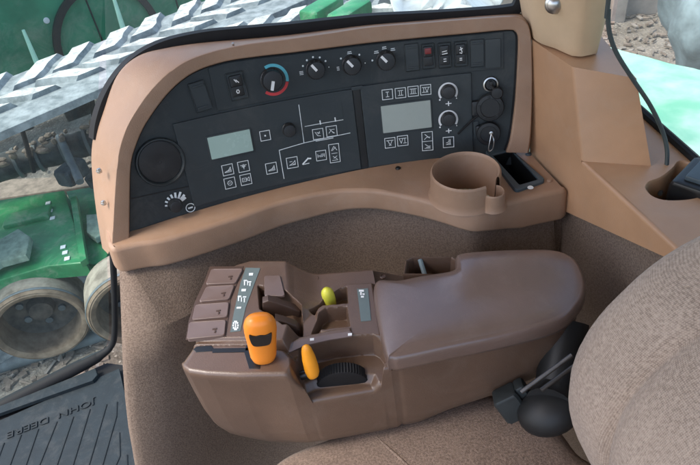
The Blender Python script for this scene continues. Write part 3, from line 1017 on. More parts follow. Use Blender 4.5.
def sdf(poly):
    """signed distance to polygon, >0 inside (poly = list of (x, y))"""
    P = np.array(poly, float)
    d = np.full(X.shape, 1e9); ins = np.zeros(X.shape, bool)
    for i in range(len(P)):
        a, b = P[i - 1], P[i]
        e = b - a
        wx, wy = X - a[0], Y - a[1]
        t = np.clip((wx * e[0] + wy * e[1]) / (e @ e + 1e-15), 0, 1)
        d = np.minimum(d, np.hypot(wx - t * e[0], wy - t * e[1]))
        cond = ((a[1] > Y) != (b[1] > Y)) & (X < (b[0] - a[0]) * (Y - a[1]) / (b[1] - a[1] + 1e-15) + a[0])
        ins ^= cond
    return np.where(ins, d, -d)


def sm(d, w):
    t = np.clip(d / w * .5 + .5, 0, 1)
    return t * t * (3 - 2 * t)


def dk(pts, z=ZD): return [tuple(zp(x, y, z)[:2]) for x, y in pts]


Z = np.full(X.shape, ZD)
# raised pod with the button column
pod = dk([(176, 346), (226, 250), (296, 250), (301, 285), (300, 300), (292, 322), (286, 343), (240, 344)], .795)
wpod = .007 + .022 * np.clip((X + .118) / .03, 0, 1) * np.clip((Y - .53) / .03, 0, 1)
Z = Z + (.025) * sm(sdf(pod), wpod)
# slope the pod's left flank a little
# platform between pod and near edge rises to the right
plat = dk([(160, 343), (250, 343), (285, 348), (293, 356), (296, 390), (160, 400)], .79)
Z = np.maximum(Z, ZD + .0205 * sm(sdf(plat), .006))
grv = dk([(176, 341.2), (258, 340.2), (258, 343.6), (176, 345)], .79)
Z = Z - .004 * sm(sdf(grv), .002)
# raised right-hand block and gate
blk = dk([(316, 311), (322, 298), (345, 283.5), (373, 282.5), (382, 337), (352, 336), (320, 333)], .776)
Z = np.where(sdf(pod) > 0, Z, Z + .007 * sm(sdf(blk), .003))
gate = dk([(283, 347), (300, 338), (330, 331), (352, 328), (353, 337), (330, 340), (302, 347), (288, 356)], .776)
Z = np.maximum(Z, ZD + .010 * sm(sdf(gate), .0035) * (sdf(pod) < 0))
# recesses
def cut(poly, depth, w=.0022, z=ZD):
    global Z
    Z = Z - depth * sm(sdf(dk(poly, z)), w)
cut([(262, 296), (285, 300), (301, 309), (301, 333), (286, 333), (276, 325), (264, 318)], .026, .0025, .775)
cut([(310, 309), (326, 297), (340, 289), (346, 288), (347, 303), (322, 305), (314, 311)], .022, .002, .776)
cut([(312, 330), (319, 314), (326, 309), (346, 307.5), (349, 326), (332, 328)], .024, .002, .776)
# thumbwheel well opening over the near side
well_poly = dk([(296, 376), (302, 352), (330, 344), (373, 341), (380, 345), (388, 356), (372, 392), (318, 396)], .765)
Z = Z - .030 * sm(sdf(well_poly), .0025)
dip = [(-.115, .40), (-.09, .447), (-.075, .452), (-.02, .452), (.0, .447), (.012, .40)]
Z = Z - .010 * sm(sdf(dip), .006)
# rounded outer edges
def edge_round(d, r):
    q = np.clip(1 - d / r, 0, 1)
    return r * (1 - np.sqrt(np.maximum(0, 1 - q * q)))
Z = Z - edge_round(Y - yn, .007) - edge_round(yf - Y, .006) - edge_round((X - xl) * .95, .008)
mb = MB()
rows = [[Vector((X[i, j], Y[i, j], Z[i, j])) for j in range(NY)] for i in range(NX)]
mb.grid(rows)
# lid outline
lid_px = [(373.2, 283.5), (400, 278), (428, 272.5), (453, 268), (455.5, 263), (455, 256.5), (458, 252.5), (482, 249), (516, 247.5), (550, 247.5), (568, 252), (579, 261), (586, 276), (587, 288), (582, 301),
          (561, 320), (508, 335.5), (450, 347.5), (403, 357.5), (391, 358), (384, 351)]
ZL = .788
def ss_(t):
    t = min(1, max(0, t)); return t * t * (3 - 2 * t)
def hump(p): return .013 * ss_((p.x - .095) / .06) * ss_((p.y - .485) / .085)
def zlid(px, py):
    q = zp(px, py, ZL)
    for _ in range(8): q = zp(px, py, ZL + hump(q))
    return Vector((q.x, q.y, ZL))
LID = [zlid(x, y) for x, y in lid_px]
lid_f = resample(crom(LID, 8, True) + [LID[0]], 161)[:-1]
# the near side of the box, round the left end and on along the far side
tip = [Vector((p.x, p.y, ZD - .004)) for p in lid_f]
lc = Vector((.15, .52, ZD))
tip = [p + (lc - p).normalized() * .006 for p in tip]
ir = max(range(len(tip)), key=lambda i: tip[i].x)
seq_near = [p for p in tip[ir:] if p.x > .03 and p.y < .56]
seq_far = [p for p in tip[:ir + 1] if p.x > .13]
path = seq_far + seq_near + [rows[i][0] for i in range(NX - 1, -1, -1)] + [rows[0][j] for j in range(1, NY)] + [rows[i][NY - 1] for i in range(1, NX)]
mb.fan(seq_far + seq_near + [rows[-1][0], rows[-1][-1]], Vector((.15, .52, ZD - .004)))
sk = []
ZB = .612
for k, (fz, fi) in enumerate(((0, 0), (.04, -.001), (.25, 0), (.5, .03), (.7, .12), (.85, .36), (.95, .72), (1, 1.0))):
    r_ = []
    for p in path:
        zb = ZB + max(0, p.x - .05) * .10
        q = p.copy(); q.z = lerp(p.z, zb, fz)
        wl = min(1, max(0, (-.13 - p.x) / .1)); wr = min(1, max(0, (p.x - .06) / .2))
        q.x += fi * (.040 * wl ** 1.5 - .075 * wr)
        q.y += fi * .016 * (1 if p.y < .53 else -1) * (1 + .8 * wr)
        r_.append(q)
    sk.append(r_)
mb.grid(sk)
mb.fan(sk[-1])
mb.build('console_body', M['brown'], arm, 55)

# padded lid
mb = MB()
lcx = sum(lid_f, Vector()) / len(lid_f)
lcx = Vector((.13, .50, ZL))
def lring(k, z):
    out = []
    n = len(lid_f)
    for i, p in enumerate(lid_f):
        t = (lid_f[(i + 1) % n] - lid_f[i - 1]).normalized()
        nrm = Vector((-t.y, t.x, 0))
        if nrm.dot(lcx - p) < 0: nrm = -nrm
        q = p + nrm * k
        out.append(Vector((q.x, q.y, z + hump(q))))
    return out
def lsc(base, f, z): return [Vector((lcx.x + (p.x - lcx.x) * f, lcx.y + (p.y - lcx.y) * f, z)) for p in base]
L4 = lring(.007, ZL)
def crown(p):
    return .007 * max(0, 1 - ((p.y - .50) / .12) ** 2 - ((p.x - .18) / .28) ** 2)
rings = [lring(.004, ZL - .026), lring(.001, ZL - .024), lring(0, ZL - .018), lring(.0004, ZL - .008), lring(.002, ZL - .003), lring(.0045, ZL - .0008), L4]
for f, k_ in ((.985, .12), (.96, .32), (.92, .55), (.86, .78), (.78, .93), (.6, 1), (.45, 1), (.3, 1), (.15, 1), (.05, 1)):
    rings.append([Vector((p.x, p.y, ZL + k_ * crown(p) + hump(p))) for p in lsc(L4, f, ZL)])
mb.loft(rings, True, True)
lid_o = mb.build('padded_lid', M['lid'], arm, 50)
mb = MB()
sm_ = [zp(x, y, ZL - .022) for x, y in ((508, 351), (490, 359), (470, 369), (450, 377), (430, 383))]
# open tray behind the lid
mb = MB()
T0 = [zp(404, 274, .782), zp(406, 261, .782), zp(412, 257.5, .782), zp(452, 257.5, .782), zp(458, 262, .782), zp(458, 275, .782)]
T0 = [Vector((p.x, p.y, .782)) for p in T0]
cc = sum(T0, Vector()) / 6
def tsc(k, z): return [Vector((cc.x + (p.x - cc.x) * k, cc.y + (p.y - cc.y) * k, z)) for p in T0]
mb.grid([tsc(1.0, .70), tsc(1.03, .778), tsc(1.02, .7815), tsc(.99, .783), tsc(.95, .7815), tsc(.93, .775), tsc(.88, .735)], cu=True)
mb.fan(tsc(.88, .735))
tr = mb.build('rear_tray'.replace('rear_', 'storage_'), M['brown'], arm)
mb = MB(); mb.tube([cc + Vector((-.008, -.018, -.03)), cc + Vector((-.013, .018, -.004))], .0035, 8)
o = mb.build('pen', M['tarp'], None); tag(o, 'short pale blue-grey stick lying in the small tray behind the armrest lid', 'pen')

# column of four sloped buttons
ZH = ZD + .025
btn_px = [[(211, 268.6), (243.2, 268.1), (235.5, 283), (205.3, 284.1)], [(206, 286.1), (234.7, 284.3), (229, 299), (198.6, 301.6)],
          [(195, 304.2), (229, 301.6), (227.2, 316.6), (191.6, 319.7)], [(189, 321.7), (226, 319.2), (224.4, 335.2), (186.5, 339)]]
mb = MB()
mb.prism([zp(x, y, ZH - .0012) for x, y in ((210, 267.3), (244, 267), (238, 283), (231, 300), (229, 318), (226, 337.5), (186, 340.5), (189, 322), (195, 303), (204, 284))], (0, 0, .002), bev=.0006)
mb.build('button_gap_shade', M['brown_dark'], arm)  # dark sheet under the buttons paints shade into their gaps
for q in btn_px:
    z = ZH + .0035
    P = [zp(x, y, z) for x, y in q]
    mb = MB()
    lft = [P[0] + Vector((0, 0, -.006)), P[3] + Vector((0, 0, -.006))]
    base = rr([Vector((p.x, p.y, z)) for p in P], .004, z - .006, 4)
    mid = rr(P, .004, z - .0012, 4)
    t1 = rr(shrink(P, .0006), .004, z - .0003, 4); t2 = rr(shrink(P, .0018), .0035, z, 4)
    t3 = rr(shrink(P, .004), .003, z - .0006, 4)
    mb.loft([base, mid, t1, t2, t3], False, True)
    b = mb.build('button', M['brown_key'], arm)
    mb = MB()
    c0 = P[0].lerp(P[1], .72).lerp(P[3].lerp(P[2], .72), .55)
    mb.box(c0 + Vector((0, 0, -.0002)), .006, .0022, .0012, bev=.0003); mb.box(c0 + Vector((.001, -.0045, -.0002)), .0022, .004, .0012, bev=.0003)
    mb.build('button_symbol', M['brown_dark'], b)
# rear wall of the button column: dark joint lines
# decal strip with pale glyphs
sp_ = [(245.8, 268.1), (260.5, 268.6), (254.8, 283.5), (245.8, 308), (240.6, 331.3), (230.3, 332.6), (234.2, 312), (240.6, 283.5)]
mb = MB()
z = ZH + .0006
mb.prism([zp(x, y, z - .001) for x, y in sp_], (0, 0, .001))
def glyph(cx_, cy_, w, h):
    mb.prism([zp(cx_ + dx * w / 2, cy_ + dy * h / 2, z + .0002) for dx, dy in ((-1.0, 1), (.9, .9), (1.1, -1), (-.9, -.9))], (0, 0, .0004), mi=1)
for gx, gy, w, h in ((251, 274.3, 4.2, 2.6), (245.3, 280.6, 3.2, 1.4), (244.6, 283, 1.2, 5), (247.6, 283, 1, 5), (249.8, 282, 3, 1.2), (250, 284.6, 1.4, 3), (243.7, 290.2, 4.6, 2.4),
                      (239.6, 296.5, 3.4, 1.4), (238.6, 299.2, 1.2, 4), (241.5, 299.6, 1, 4.5), (244.6, 297, 3.4, 1.3), (244.4, 300.4, 1.2, 4.2), (238.9, 307.8, 4.6, 1.8)):
    glyph(gx, gy, w, h)
# little tag glyph at the foot: a struck oval
for k in range(10):
    a = 2 * PI * k / 10
    glyph(235.6 + 2.4 * math.cos(a), 325.5 + 4 * math.sin(a), 1.6, 1.8)
glyph(235.6, 325.5, 1.2, 6)
mb.build('symbol_strip', [M['strip'], M['print']], arm)
# square pad on the pod
P = [zp(x, y, ZH + .0022) for x, y in ((264, 275.5), (280, 275), (285, 295.5), (264.2, 295.7))]
mb = MB(); mb.loft([rr(P, .004, ZH - .001, 4), rr(P, .004, ZH + .0015, 4), rr(shrink(P, .001), .003, ZH + .0022, 4)], False, True)
mb.build('cover_plate', M['brown_key'], arm)

# dark paddles
for q, y in (([(262.5, 297), (268, 295), (276, 297), (291, 302.5), (300, 306.5), (300, 311), (298, 330), (264, 330), (262, 318)], .556),
             ([(275, 313.5), (283, 315.5), (296, 320), (299.5, 324), (298, 345), (278, 345)], .526)):
    mb = MB()
    mb.prism([yp(x, yy, y) for x, yy in q], (0, -.011, 0), bev=.003)
    mb.build('finger_lever', M['brown_dark'], arm, 40)

# the big orange handle
hb = zp(264, 359, .7905)
up = Vector((.13, .06, 1)).normalized(); hx = Vector((1, .05, -.13)).normalized(); hy = up.cross(hx)
def sec(h, wx, wy, e=2.25, n=28):
    out = []
    for k in range(n):
        a = 2 * PI * k / n
        ca, sa = math.cos(a), math.sin(a)
        out.append(hb + up * (h * .93) + hx * (.95 * wx * math.copysign(abs(ca) ** (2 / e), ca)) + hy * (wy * math.copysign(abs(sa) ** (2 / e), sa)))
    return out
ps = [(.000, .0105, .009), (.003, .0145, .0115), (.010, .0168, .0125), (.025, .0178, .0128), (.042, .019, .013), (.055, .0203, .0132), (.064, .020, .0128), (.071, .018, .0116), (.076, .0145, .009), (.0785, .0095, .0055), (.0795, .004, .002)]
mb = MB(); mb.loft([sec(*p) for p in ps])
lev = mb.build('main_lever', M['orange'], arm, 70)
mb = MB()
# black plate paints the shade inside the handle's recess, toward the seat
fc = hb + up * .0465 - hy * 0
nfront = -Vector((0, 1, 0)); nfront = (hy if hy.y < 0 else -hy)
base_c = fc + nfront * .0128
shape = [(p.x, p.y) for p in crom([(-.0125, .0085, 0), (-.006, .0075, 0), (0, .0085, 0), (.006, .0075, 0), (.0125, .0085, 0), (.0128, .004, 0), (.0108, -.006, 0), (.006, -.0095, 0), (-.006, -.0095, 0), (-.0108, -.006, 0), (-.0128, .004, 0)], 4, True)]
ringf = [base_c + hx * x + up * y for x, y in shape]
mb.prism([p - nfront * .004 for p in ringf], nfront * .0052, bev=.001)
mb.build('recess_shade', M['black'], lev, 40)
mb = MB()
mb.tube([hb + up * .006, hb + Vector((0, .002, -.02))], .0085, 12)
mb.build('lever_stem', M['black'], arm)
mb = MB()
for q in ([(194, 351.5), (197.5, 348.5), (212.5, 347.6), (214.5, 350), (213, 353.3), (197, 354.6)], [(213, 350.6), (252, 350), (252, 354.2), (213, 355)],
          [(245, 355), (247, 347), (259, 346), (262, 352), (261, 371), (250, 371)]):
    mb.prism([zp(x, y, ZD + .0165) for x, y in q], (0, 0, .0046), bev=.0008)
mb.build('slot_shade', M['black'], arm)  # raised black plates paint the slot's dark depth as colour

# small yellow lever
mb = MB()
a, b = yp(331, 304, .566), yp(326.5, 290.5, .566)
d = (b - a)
mb.tube([a - d * .5, a, a + d * .3, a + d * .75, a + d * .95, a + d * 1.08, a + d * 1.13], [.005, .0075, .0088, .009, .0078, .005, .001], 16)
mb.build('yellow_lever', M['yellow'], arm, 60)
# second orange lever beside the wheel
mb = MB()
a, b = yp(314, 377, .446), yp(305, 345, .456)
d = b - a
u_ = Vector((1, 0, .28)).normalized(); w_ = d.normalized().cross(u_)
rg = []
for t, wx, wy in ((-.02, .003, .002), (.02, .0068, .005), (.12, .0088, .0065), (.3, .0096, .007), (.6, .0088, .0065), (.85, .0068, .0052), (.96, .0048, .0036), (1.0, .0018, .0014)):
    rg.append([a + d * t + u_ * wx * math.cos(2 * PI * k / 20) + w_ * wy * math.sin(2 * PI * k / 20) for k in range(20)])
mb.loft(rg); ol = mb.build('orange_lever', M['orange2'], arm, 70)
mb = MB(); mb.tube([a + Vector((-.016, .004, .002)), a + Vector((-.006, .004, .004))], .006, 12)
mb.build('lever_pivot', M['black'], arm)
# knurled thumbwheel
mb = MB()
wc = yp(343, 384, .452) + Vector((0, .004, 0))
wr_ = .034
prof = [(.0, -.008), (wr_ * .86, -.008), (wr_ * .97, -.0065), (wr_, -.005), (wr_, .006), (wr_ * .97, .0075), (0, .008)]
mb.lathe(wc, (.05, 1, .1), prof, 110, rib=.05, ribr={3, 4}, ref=(1, 0, 0))
mb.build('thumbwheel', M['rubber'], arm, 25)
# tick decals
mb = MB()
P = [zp(x, y, ZD + .0074) for x, y in ((357, 289), (368, 288.5), (371, 320.5), (361, 321.5))]
mb.prism([p - Vector((0, 0, .0012)) for p in P], (0, 0, .0016))
def mk(cx_, cy_, w, h, z=ZD + .0082):
    mb.prism([zp(cx_ + dx * w / 2, cy_ + dy * h / 2, z) for dx, dy in ((-1, 1), (1, 1), (1, -1), (-1, -1))], (0, 0, .0004), mi=1)
mk(361.4, 290.8, 5, 1.8); mk(361, 293.6, 1.6, 3); mk(363.6, 294.2, 2.2, 1.4); mk(362.4, 296.8, 3, 1.6)
mb.build('symbol_strip', [M['strip'], M['white']], arm)
mb = MB()
mb.prism([zp(x, y, ZD + .0085) for x, y in ((284, 347.5), (300, 340.5), (330, 335), (351, 332), (352, 337), (330, 340.5), (304, 346.5), (290, 353))], (0, 0, .0018), bev=.0006)
mb.build('gate_sheen', M['brown_key'], arm)  # lighter plate paints the gate's reflecting top into the colour
for gx, gy in ((312, 339.5), (350, 334.5)):
    mb = MB()
    mb.prism([zp(gx + x, gy + y, ZD + .0102) for x, y in ((-2, 1.4), (2, 1), (2, -1.4), (-2, -1))], (0, 0, .0005))
    mb.build('gate_mark', M['white'], arm)
for px, py in ((316, 278.5), (383, 276.5)):
    mb = MB(); q = zp(px, py, ZD)
    mb.lathe(q, (0, 0, 1), [(.0045, -.001), (.0045, .0006), (.0036, .0012), (.0034, -.0004), (0, -.0004)], 18)
    mb.build('screw', M['brown_dark'], arm)

# ================================================================== 4. SEAT
seat = thing('operator_seat', (.1, .1, .40), 'tan woven cloth operator seat with bolstered backrest and cushion', 'seat')
zz = [.55, .60, .647, .680, .713, .757, .787, .817, .850, .880, .905, .93, .952, .968, .985, 1.05, 1.15, 1.25]
xx = [.33, .29, .255, .236, .222, .208, .203, .201, .204, .211, .221, .236, .254, .275, .305, .345, .40, .46]
def XF(z): return interp(z, zz, xx)
zs = [lerp(.57, 1.25, i / 60) for i in range(61)]
def crease_y(z): return interp(z, [.6, .80, .86, .93, .99, 1.04, 1.2], [.262, .274, .282, .284, .286, .292, .30])
rows = []
prof_y = [(.385, .16), (.392, .10), (.390, .05), (.383, .025), (.372, .009), (.358, .002), (.347, 0)]
for y, dx in prof_y:
    rows.append([Vector((XF(z) + dx, y - .36 + .36 - .012, z)) for z in zs])
for dy, dx in ((.036, .001), (.022, .003), (.010, .0072), (.004, .0130), (0, .0155), (-.004, .0135), (-.010, .0085), (-.022, .0042), (-.036, .004), (-.05, .005), (-.12, .008), (-.25, .012), (-.4, .008), (-.46, .012), (-.49, .04), (-.5, .12)):
    rows.append([Vector((XF(z) + dx + .0022 * math.sin(z * 31 + dy * 60) * math.sin(z * 13 + 1) * min(1, abs(dy) * 12), crease_y(z) + dy, z)) for z in zs])
mb = MB(); mb.grid(rows)
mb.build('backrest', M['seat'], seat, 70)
# cushion
mb = MB()
outl = [(270, 468), (284, 457), (300, 449), (318, 442), (340, 434), (372, 420), (420, 407), (480, 394), (528, 402), (560, 430), (580, 455), (612, 470)]
Zc = .60
O = [zp(x, y, Zc - .012) for x, y in outl]
Of = resample(crom(O, 5), 70)
rear = [Vector((lerp(Of[-1].x, .35, t), lerp(Of[-1].y, .2, t), Zc)) for t in (.5, 1)]
loopc = Of + [Vector((.36, .1, Zc)), Vector((.36, -.2, Zc)), Vector((.0, -.25, Zc)), Vector((-.22, -.22, Zc)), Vector((-.24, .1, Zc)), Vector((-.215, .33, Zc))]
loopc = resample(loopc + [loopc[0]], 241)[:-1]
cc2 = Vector((.06, .1, Zc))
def cring(off, z):
    return [Vector((p.x + (p - cc2).normalized().x * off, p.y + (p - cc2).normalized().y * off, z)) for p in loopc]
rings = [cring(-.03, Zc - .13), cring(0, Zc - .10), cring(.004, Zc - .05), cring(.002, Zc - .028), cring(-.003, Zc - .012), cring(-.012, Zc - .002), cring(-.025, Zc + .004), cring(-.045, Zc + .008)]
for f in (.8, .65, .5, .35, .2, .08):
    rings.append([Vector((cc2.x + (p.x - cc2.x) * f, cc2.y + (p.y - cc2.y) * f, Zc + .011)) for p in rings[7]])
mb.loft(rings)
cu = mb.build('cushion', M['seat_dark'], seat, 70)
mb = MB()
sl = crom([zp(372, 431.5, Zc + .002), zp(380, 440, Zc + .0075), zp(400, 458, Zc + .010), zp(415, 472, Zc + .0105)], 6)
mb.tube([p - Vector((0, 0, .0012)) for p in sl], .0022, 8)
mb.build('piping', M['seat_dark'], cu)
# pivot cover, block and rods beside the cushion
def ell(c_, rx, ry, rz, mb, rot=None, n=28, m_=16, e=1.0):
    R = rot or Matrix.Identity(3)
    rws = []
    for i in range(1, m_):
        ph = PI * i / m_
        rws.append([Vector(c_) + R @ Vector((rx * math.sin(ph) * math.cos(2 * PI * k / n), ry * math.sin(ph) * math.sin(2 * PI * k / n), rz * math.cos(ph))) for k in range(n)])
    mb.loft(rws)
mb = MB()
c_ = yp(549, 410, .40)
ell(c_, .041, .033, .027, mb, Matrix.Rotation(D2(-24), 3, 'Y'))
c2 = yp(556, 385, .43)
mb.tube([c_ + Vector((.0, .0, .01)), c2, c2 + Vector((.03, .06, .05))], [.03, .026, .03], 16)
pv = mb.build('pivot_cover', M['matte'], seat, 60)
mb = MB()
bc = yp(511, 403, .425)
R = Matrix.Rotation(D2(-30), 3, 'Y') @ Matrix.Rotation(D2(-20), 3, 'X')
mb.box(bc, .034, .03, .042, R, bev=.005)
mb.box(bc + R @ Vector((.022, .004, .006)), .014, .022, .03, R, bev=.004)
mb.build('latch_block', M['latch'], seat, 40)
for p, q in (((521, 392), (572, 355)), ((541, 390), (574, 366))):
    mb = MB(); mb.tube([yp(*p, .385), yp(*q, .40)], .0028, 10); mb.build('adjuster_rod', M['dark_steel'], seat)

# ================================================================== 5. REAR CORNER TRIM AND PILLAR
SZ = .866
a0 = Vector((.318, .79, .79))
e2 = zp(680, 252, SZ)
nA = Vector((e2.y - a0.y, -(e2.x - a0.x), 0)).normalized()
def pA(px, py): return pp(px, py, a0, nA)
e1 = pA(581, 164); e1.z = SZ
t1 = pA(572, 67)
TZ = t1.z
tl_ = pA(532, 40)
b1 = zp(651, 166, SZ); b2 = yp(636, 80, b1.y + .03); b2.z = TZ
mb = MB()
g0 = pA(531, 152); low1 = pA(560, 209); low2 = pA(667, 258); e3 = e2 + (e2 - e1).normalized() * .16
e1b = pA(581, 164)
lowl = Vector((a0.x, .80, .70))
def corner(n1, n2, p, q, d=.004, k=4):
    """rounded edge strip offsets between two faces at edge p-q"""
    rws = []
    for i in range(k + 1):
        t = i / k
        o = (n1 * (1 - t) ** 2 + n2 * t ** 2) * d
        rws.append([p + o, q + o])
    return rws
# left face
dA = (e2 - a0); dA.z = 0; dA.normalize()
nx = Vector((1, 0, 0))
R0 = .005
uL = (tl_ - t1).normalized()
left_face = [tl_, t1 + uL * R0, e1 + Vector((0, R0, 0)) , e1 - Vector((0, 0, R0)) + Vector((0, 0, 0)), e2 - Vector((0, 0, R0)), e3 - Vector((0, 0, R0)), e3 - Vector((0, 0, .06)), low2, low1, Vector((a0.x, .80, low1.z + .03))]
mb.poly([[Vector((p.x, p.y, p.z)) for p in left_face]])
# rounded vertical edge, then the front face
uF = (b2 - t1); uF.z = 0; uF.normalize()
def bez(a, b, c_, n=5): return [a.lerp(b, i / n).lerp(b.lerp(c_, i / n), i / n) for i in range(n + 1)]
top_e = bez(t1 + uL * R0, t1, t1 + uF * R0); bot_e = bez(e1 + Vector((0, R0, 0)), e1, e1 + (b1 - e1).normalized() * R0)
mb.grid([top_e, bot_e])
topF = [t1 + uF * R0, b2]; botF = [e1 + (b1 - e1).normalized() * R0, b1]
mb.grid([[topF[0].lerp(topF[1], i / 8) for i in range(9)], [botF[0].lerp(botF[1], i / 8) for i in range(9)]])
# right side of the block
mb.add([b1, b2, Vector((b2.x + .03, .93, TZ)), Vector((b1.x + .03, .93, SZ))], [(0, 1, 2, 3)])
# flat top
mb.poly([[tl_, t1 + uL * R0] + top_e[1:-1] + [t1 + uF * R0, b2, Vector((b2.x + .03, .93, TZ)), Vector((tl_.x - .01, .93, tl_.z))]])
# front shelf with cable recess
dirs = (e2 - e1).normalized()
side = Vector((-dirs.y, dirs.x, 0))
if side.x < 0: side = -side
wl1, wl2 = zp(641, 113, SZ), zp(700, 166, SZ)
wdir = (wl2 - wl1).normalized()
sh_in = [e1 + side * R0, e2 + side * R0, e3 + side * R0]
hole_px = [(646, 190), (645, 186), (649, 181), (660, 177), (672, 168), (682, 160), (712, 172), (714, 190), (700, 197), (684, 200), (664, 200), (652, 196)]
HOLE = resample(crom([zp(x, y, SZ) for x, y in hole_px], 4, True) + [zp(*hole_px[0], SZ)], 49)[:-1]
shelf = sh_in + [e3 + Vector((.4, -.1, 0)), wl2 + wdir * .25, wl2, wl1, b1 + Vector((.03, .1, 0)), b1, e1 + (b1 - e1).normalized() * R0]
for p in shelf: p.z = SZ
mb.poly([shelf, HOLE])
lo = [p + Vector((0, 0, -.006)) for p in HOLE]
ch = sum(HOLE, Vector()) / len(HOLE)
mb.grid([HOLE, [p + (ch - p).normalized() * .003 + Vector((0, 0, -.003)) for p in HOLE], [p + (ch - p).normalized() * .008 + Vector((0, 0, -.055)) for p in HOLE]], cu=True)
mb.fan([p + (ch - p).normalized() * .008 + Vector((0, 0, -.055)) for p in HOLE])
mb.fan(bez(e1 + Vector((0, R0, 0)), e1, e1 + (b1 - e1).normalized() * R0) + [e1 + side * R0, e1 + Vector((0, 0, -R0))], e1 + Vector((-.0002, -.0002, .0005)))
for p, q in ((e1, e2), (e2, e3)):
    r_a = bez(p - Vector((0, 0, R0)), p, p + side * R0); r_b = bez(q - Vector((0, 0, R0)), q, q + side * R0)
    mb.grid([r_a, r_b])
o = mb.build('corner_trim', M['tan_trim'], None, 45)
tag(o, 'glossy tan corner trim with front shelf and cable recess, right of the instrument console', 'trim panel')

pil = thing('pillar_cover', (t1.x, t1.y, TZ), 'beige rounded pillar cover standing on the tan corner trim', 'pillar')
# rings: bottom on the trim, upper through the picture's top edge
pb = [zp(535, 40, TZ + .001), zp(556, 50, TZ + .001), zp(574, 58, TZ + .001), zp(584, 57.5, TZ + .001), zp(597, 50, TZ + .001)]
pt_ = [yp(530, -2, pb[0].y), yp(553, -2, pb[1].y), yp(579, -2, pb[2].y - .004), yp(592, -2, pb[3].y - .004), yp(610, -2, pb[4].y)]
zt = 1.75
rings = []
for t in (0, .03, .15, .5, 1, 2, 4, 6.5):
    r_ = []
    for a, b in zip(pb, pt_):
        q = a + (b - a) * t
        if t < .02: q = a + Vector((.0, .006, .0))
        r_.append(q)
    r_ = r_ + [r_[-1] + Vector((.0, .14, 0)), r_[0] + Vector((.02, .12, 0))]
    r_ = resample(crom(r_, 5, True) + [r_[0]], 41)[:-1]
    rings.append(r_)
mb = MB(); mb.loft(rings); mb.build('pillar_body', M['beige'], pil, 60)
mb = MB()
q = yp(554.5, 4, pb[1].y - .002)
mb.lathe(q, Vector((-.35, -1, .1)), [(.0125, -.006), (.0125, .003), (.011, .0045), (.0095, .005), (.009, .0075), (.006, .0095), (0, .01)], 28)
mb.build('cap_bolt', M['steel'], pil)

# cable and the box it runs to
cb = [yp(610, -14, .66), yp(608.5, 10, .66), yp(609, 30, .66), yp(616, 52, .655), yp(632, 78, .65), yp(650, 105, .645), yp(662, 130, .64), yp(667, 150, .63), yp(666, 170, .62), yp(662, 186, .612), zp(660, 194, SZ - .02)]
up_ = cb[0] + Vector((-.02, 0, .4))
mb = MB(); mb.tube(crom([up_] + cb, 6), .0028, 10)
o = mb.build('cable', M['cable'], None); tag(o, 'dark grey-green cable hanging down in front of the right window into the trim recess', 'cable')
mb = MB()
bc = zp(689, 181, SZ + .0)
R = Matrix.Rotation(D2(38), 3, 'Z')
mb.box(bc + Vector((.015, -.005, -.02)), .075, .055, .062, R, bev=.006)
for k in range(3):
    mb.box(bc + Vector((.015, -.005, -.02)) + R @ Vector((-.022 + .02 * k, -.0285, .008)), .012, .005, .026, R, bev=.0015, mi=1)
mb.box(bc + Vector((.015, -.005, -.02)) + R @ Vector((0, 0, .033)), .05, .03, .008, R, bev=.002, mi=1)
o = mb.build('connector_box', [M['black'], M['slate']], None, 40); tag(o, 'glossy black connector box sitting in the trim recess beside the right window', 'connector box')

# ================================================================== 6. CAB WINDOWS, FLOOR
# low front-right window
wA = Vector((-.95, 1.145, 0)); wd = Vector((.934, .357, 0)).normalized(); wn = Vector((-wd.y, wd.x, 0))
def pw(px, py): return pp(px, py, wA, wn)
win = thing('front_window', wA + wd * .1, 'dusty green-tinted pane left of the console, looking onto wheels and dirt', 'window')
bl, br = pw(-60, 431), pw(98, 352)
corner_pts = [pw(98, 352), pw(105.5, 346.5), pw(109, 335)]
rt = [pw(108.5, 300), pw(107, 255)]
topR = rt[-1] + (rt[-1] - rt[0]).normalized() * .4; topR.z = max(topR.z, 1.0)
outline = [bl] + corner_pts + rt + [pw(97, 120), pw(102, 10), pw(104, -40)]
tl2 = pw(-60, -40)
mb = MB(); mb.prism(outline + [tl2], wn * .005)
mb.build('pane', M['glass'], win, 20)
mb = MB()
gp = [bl - Vector((0, 0, .020)), bl.lerp(corner_pts[0], .5) - Vector((0, 0, .019)), bl.lerp(corner_pts[0], .92) - Vector((0, 0, .018)), corner_pts[0] + Vector((.004, 0, -.014)), corner_pts[1] + Vector((.013, 0, -.006)), corner_pts[2] + Vector((.017, 0, 0)), rt[0] + Vector((.018, 0, 0)), rt[1] + Vector((.016, 0, 0)), pw(104, 180) + Vector((.012, 0, 0))]
gp = crom(gp, 6)
mb.tube(gp, [lerp(.020, .009, min(1, max(0, (i - 10) / 14))) for i in range(len(gp))], 12)
mb.build('gasket', M['rubber'], win)
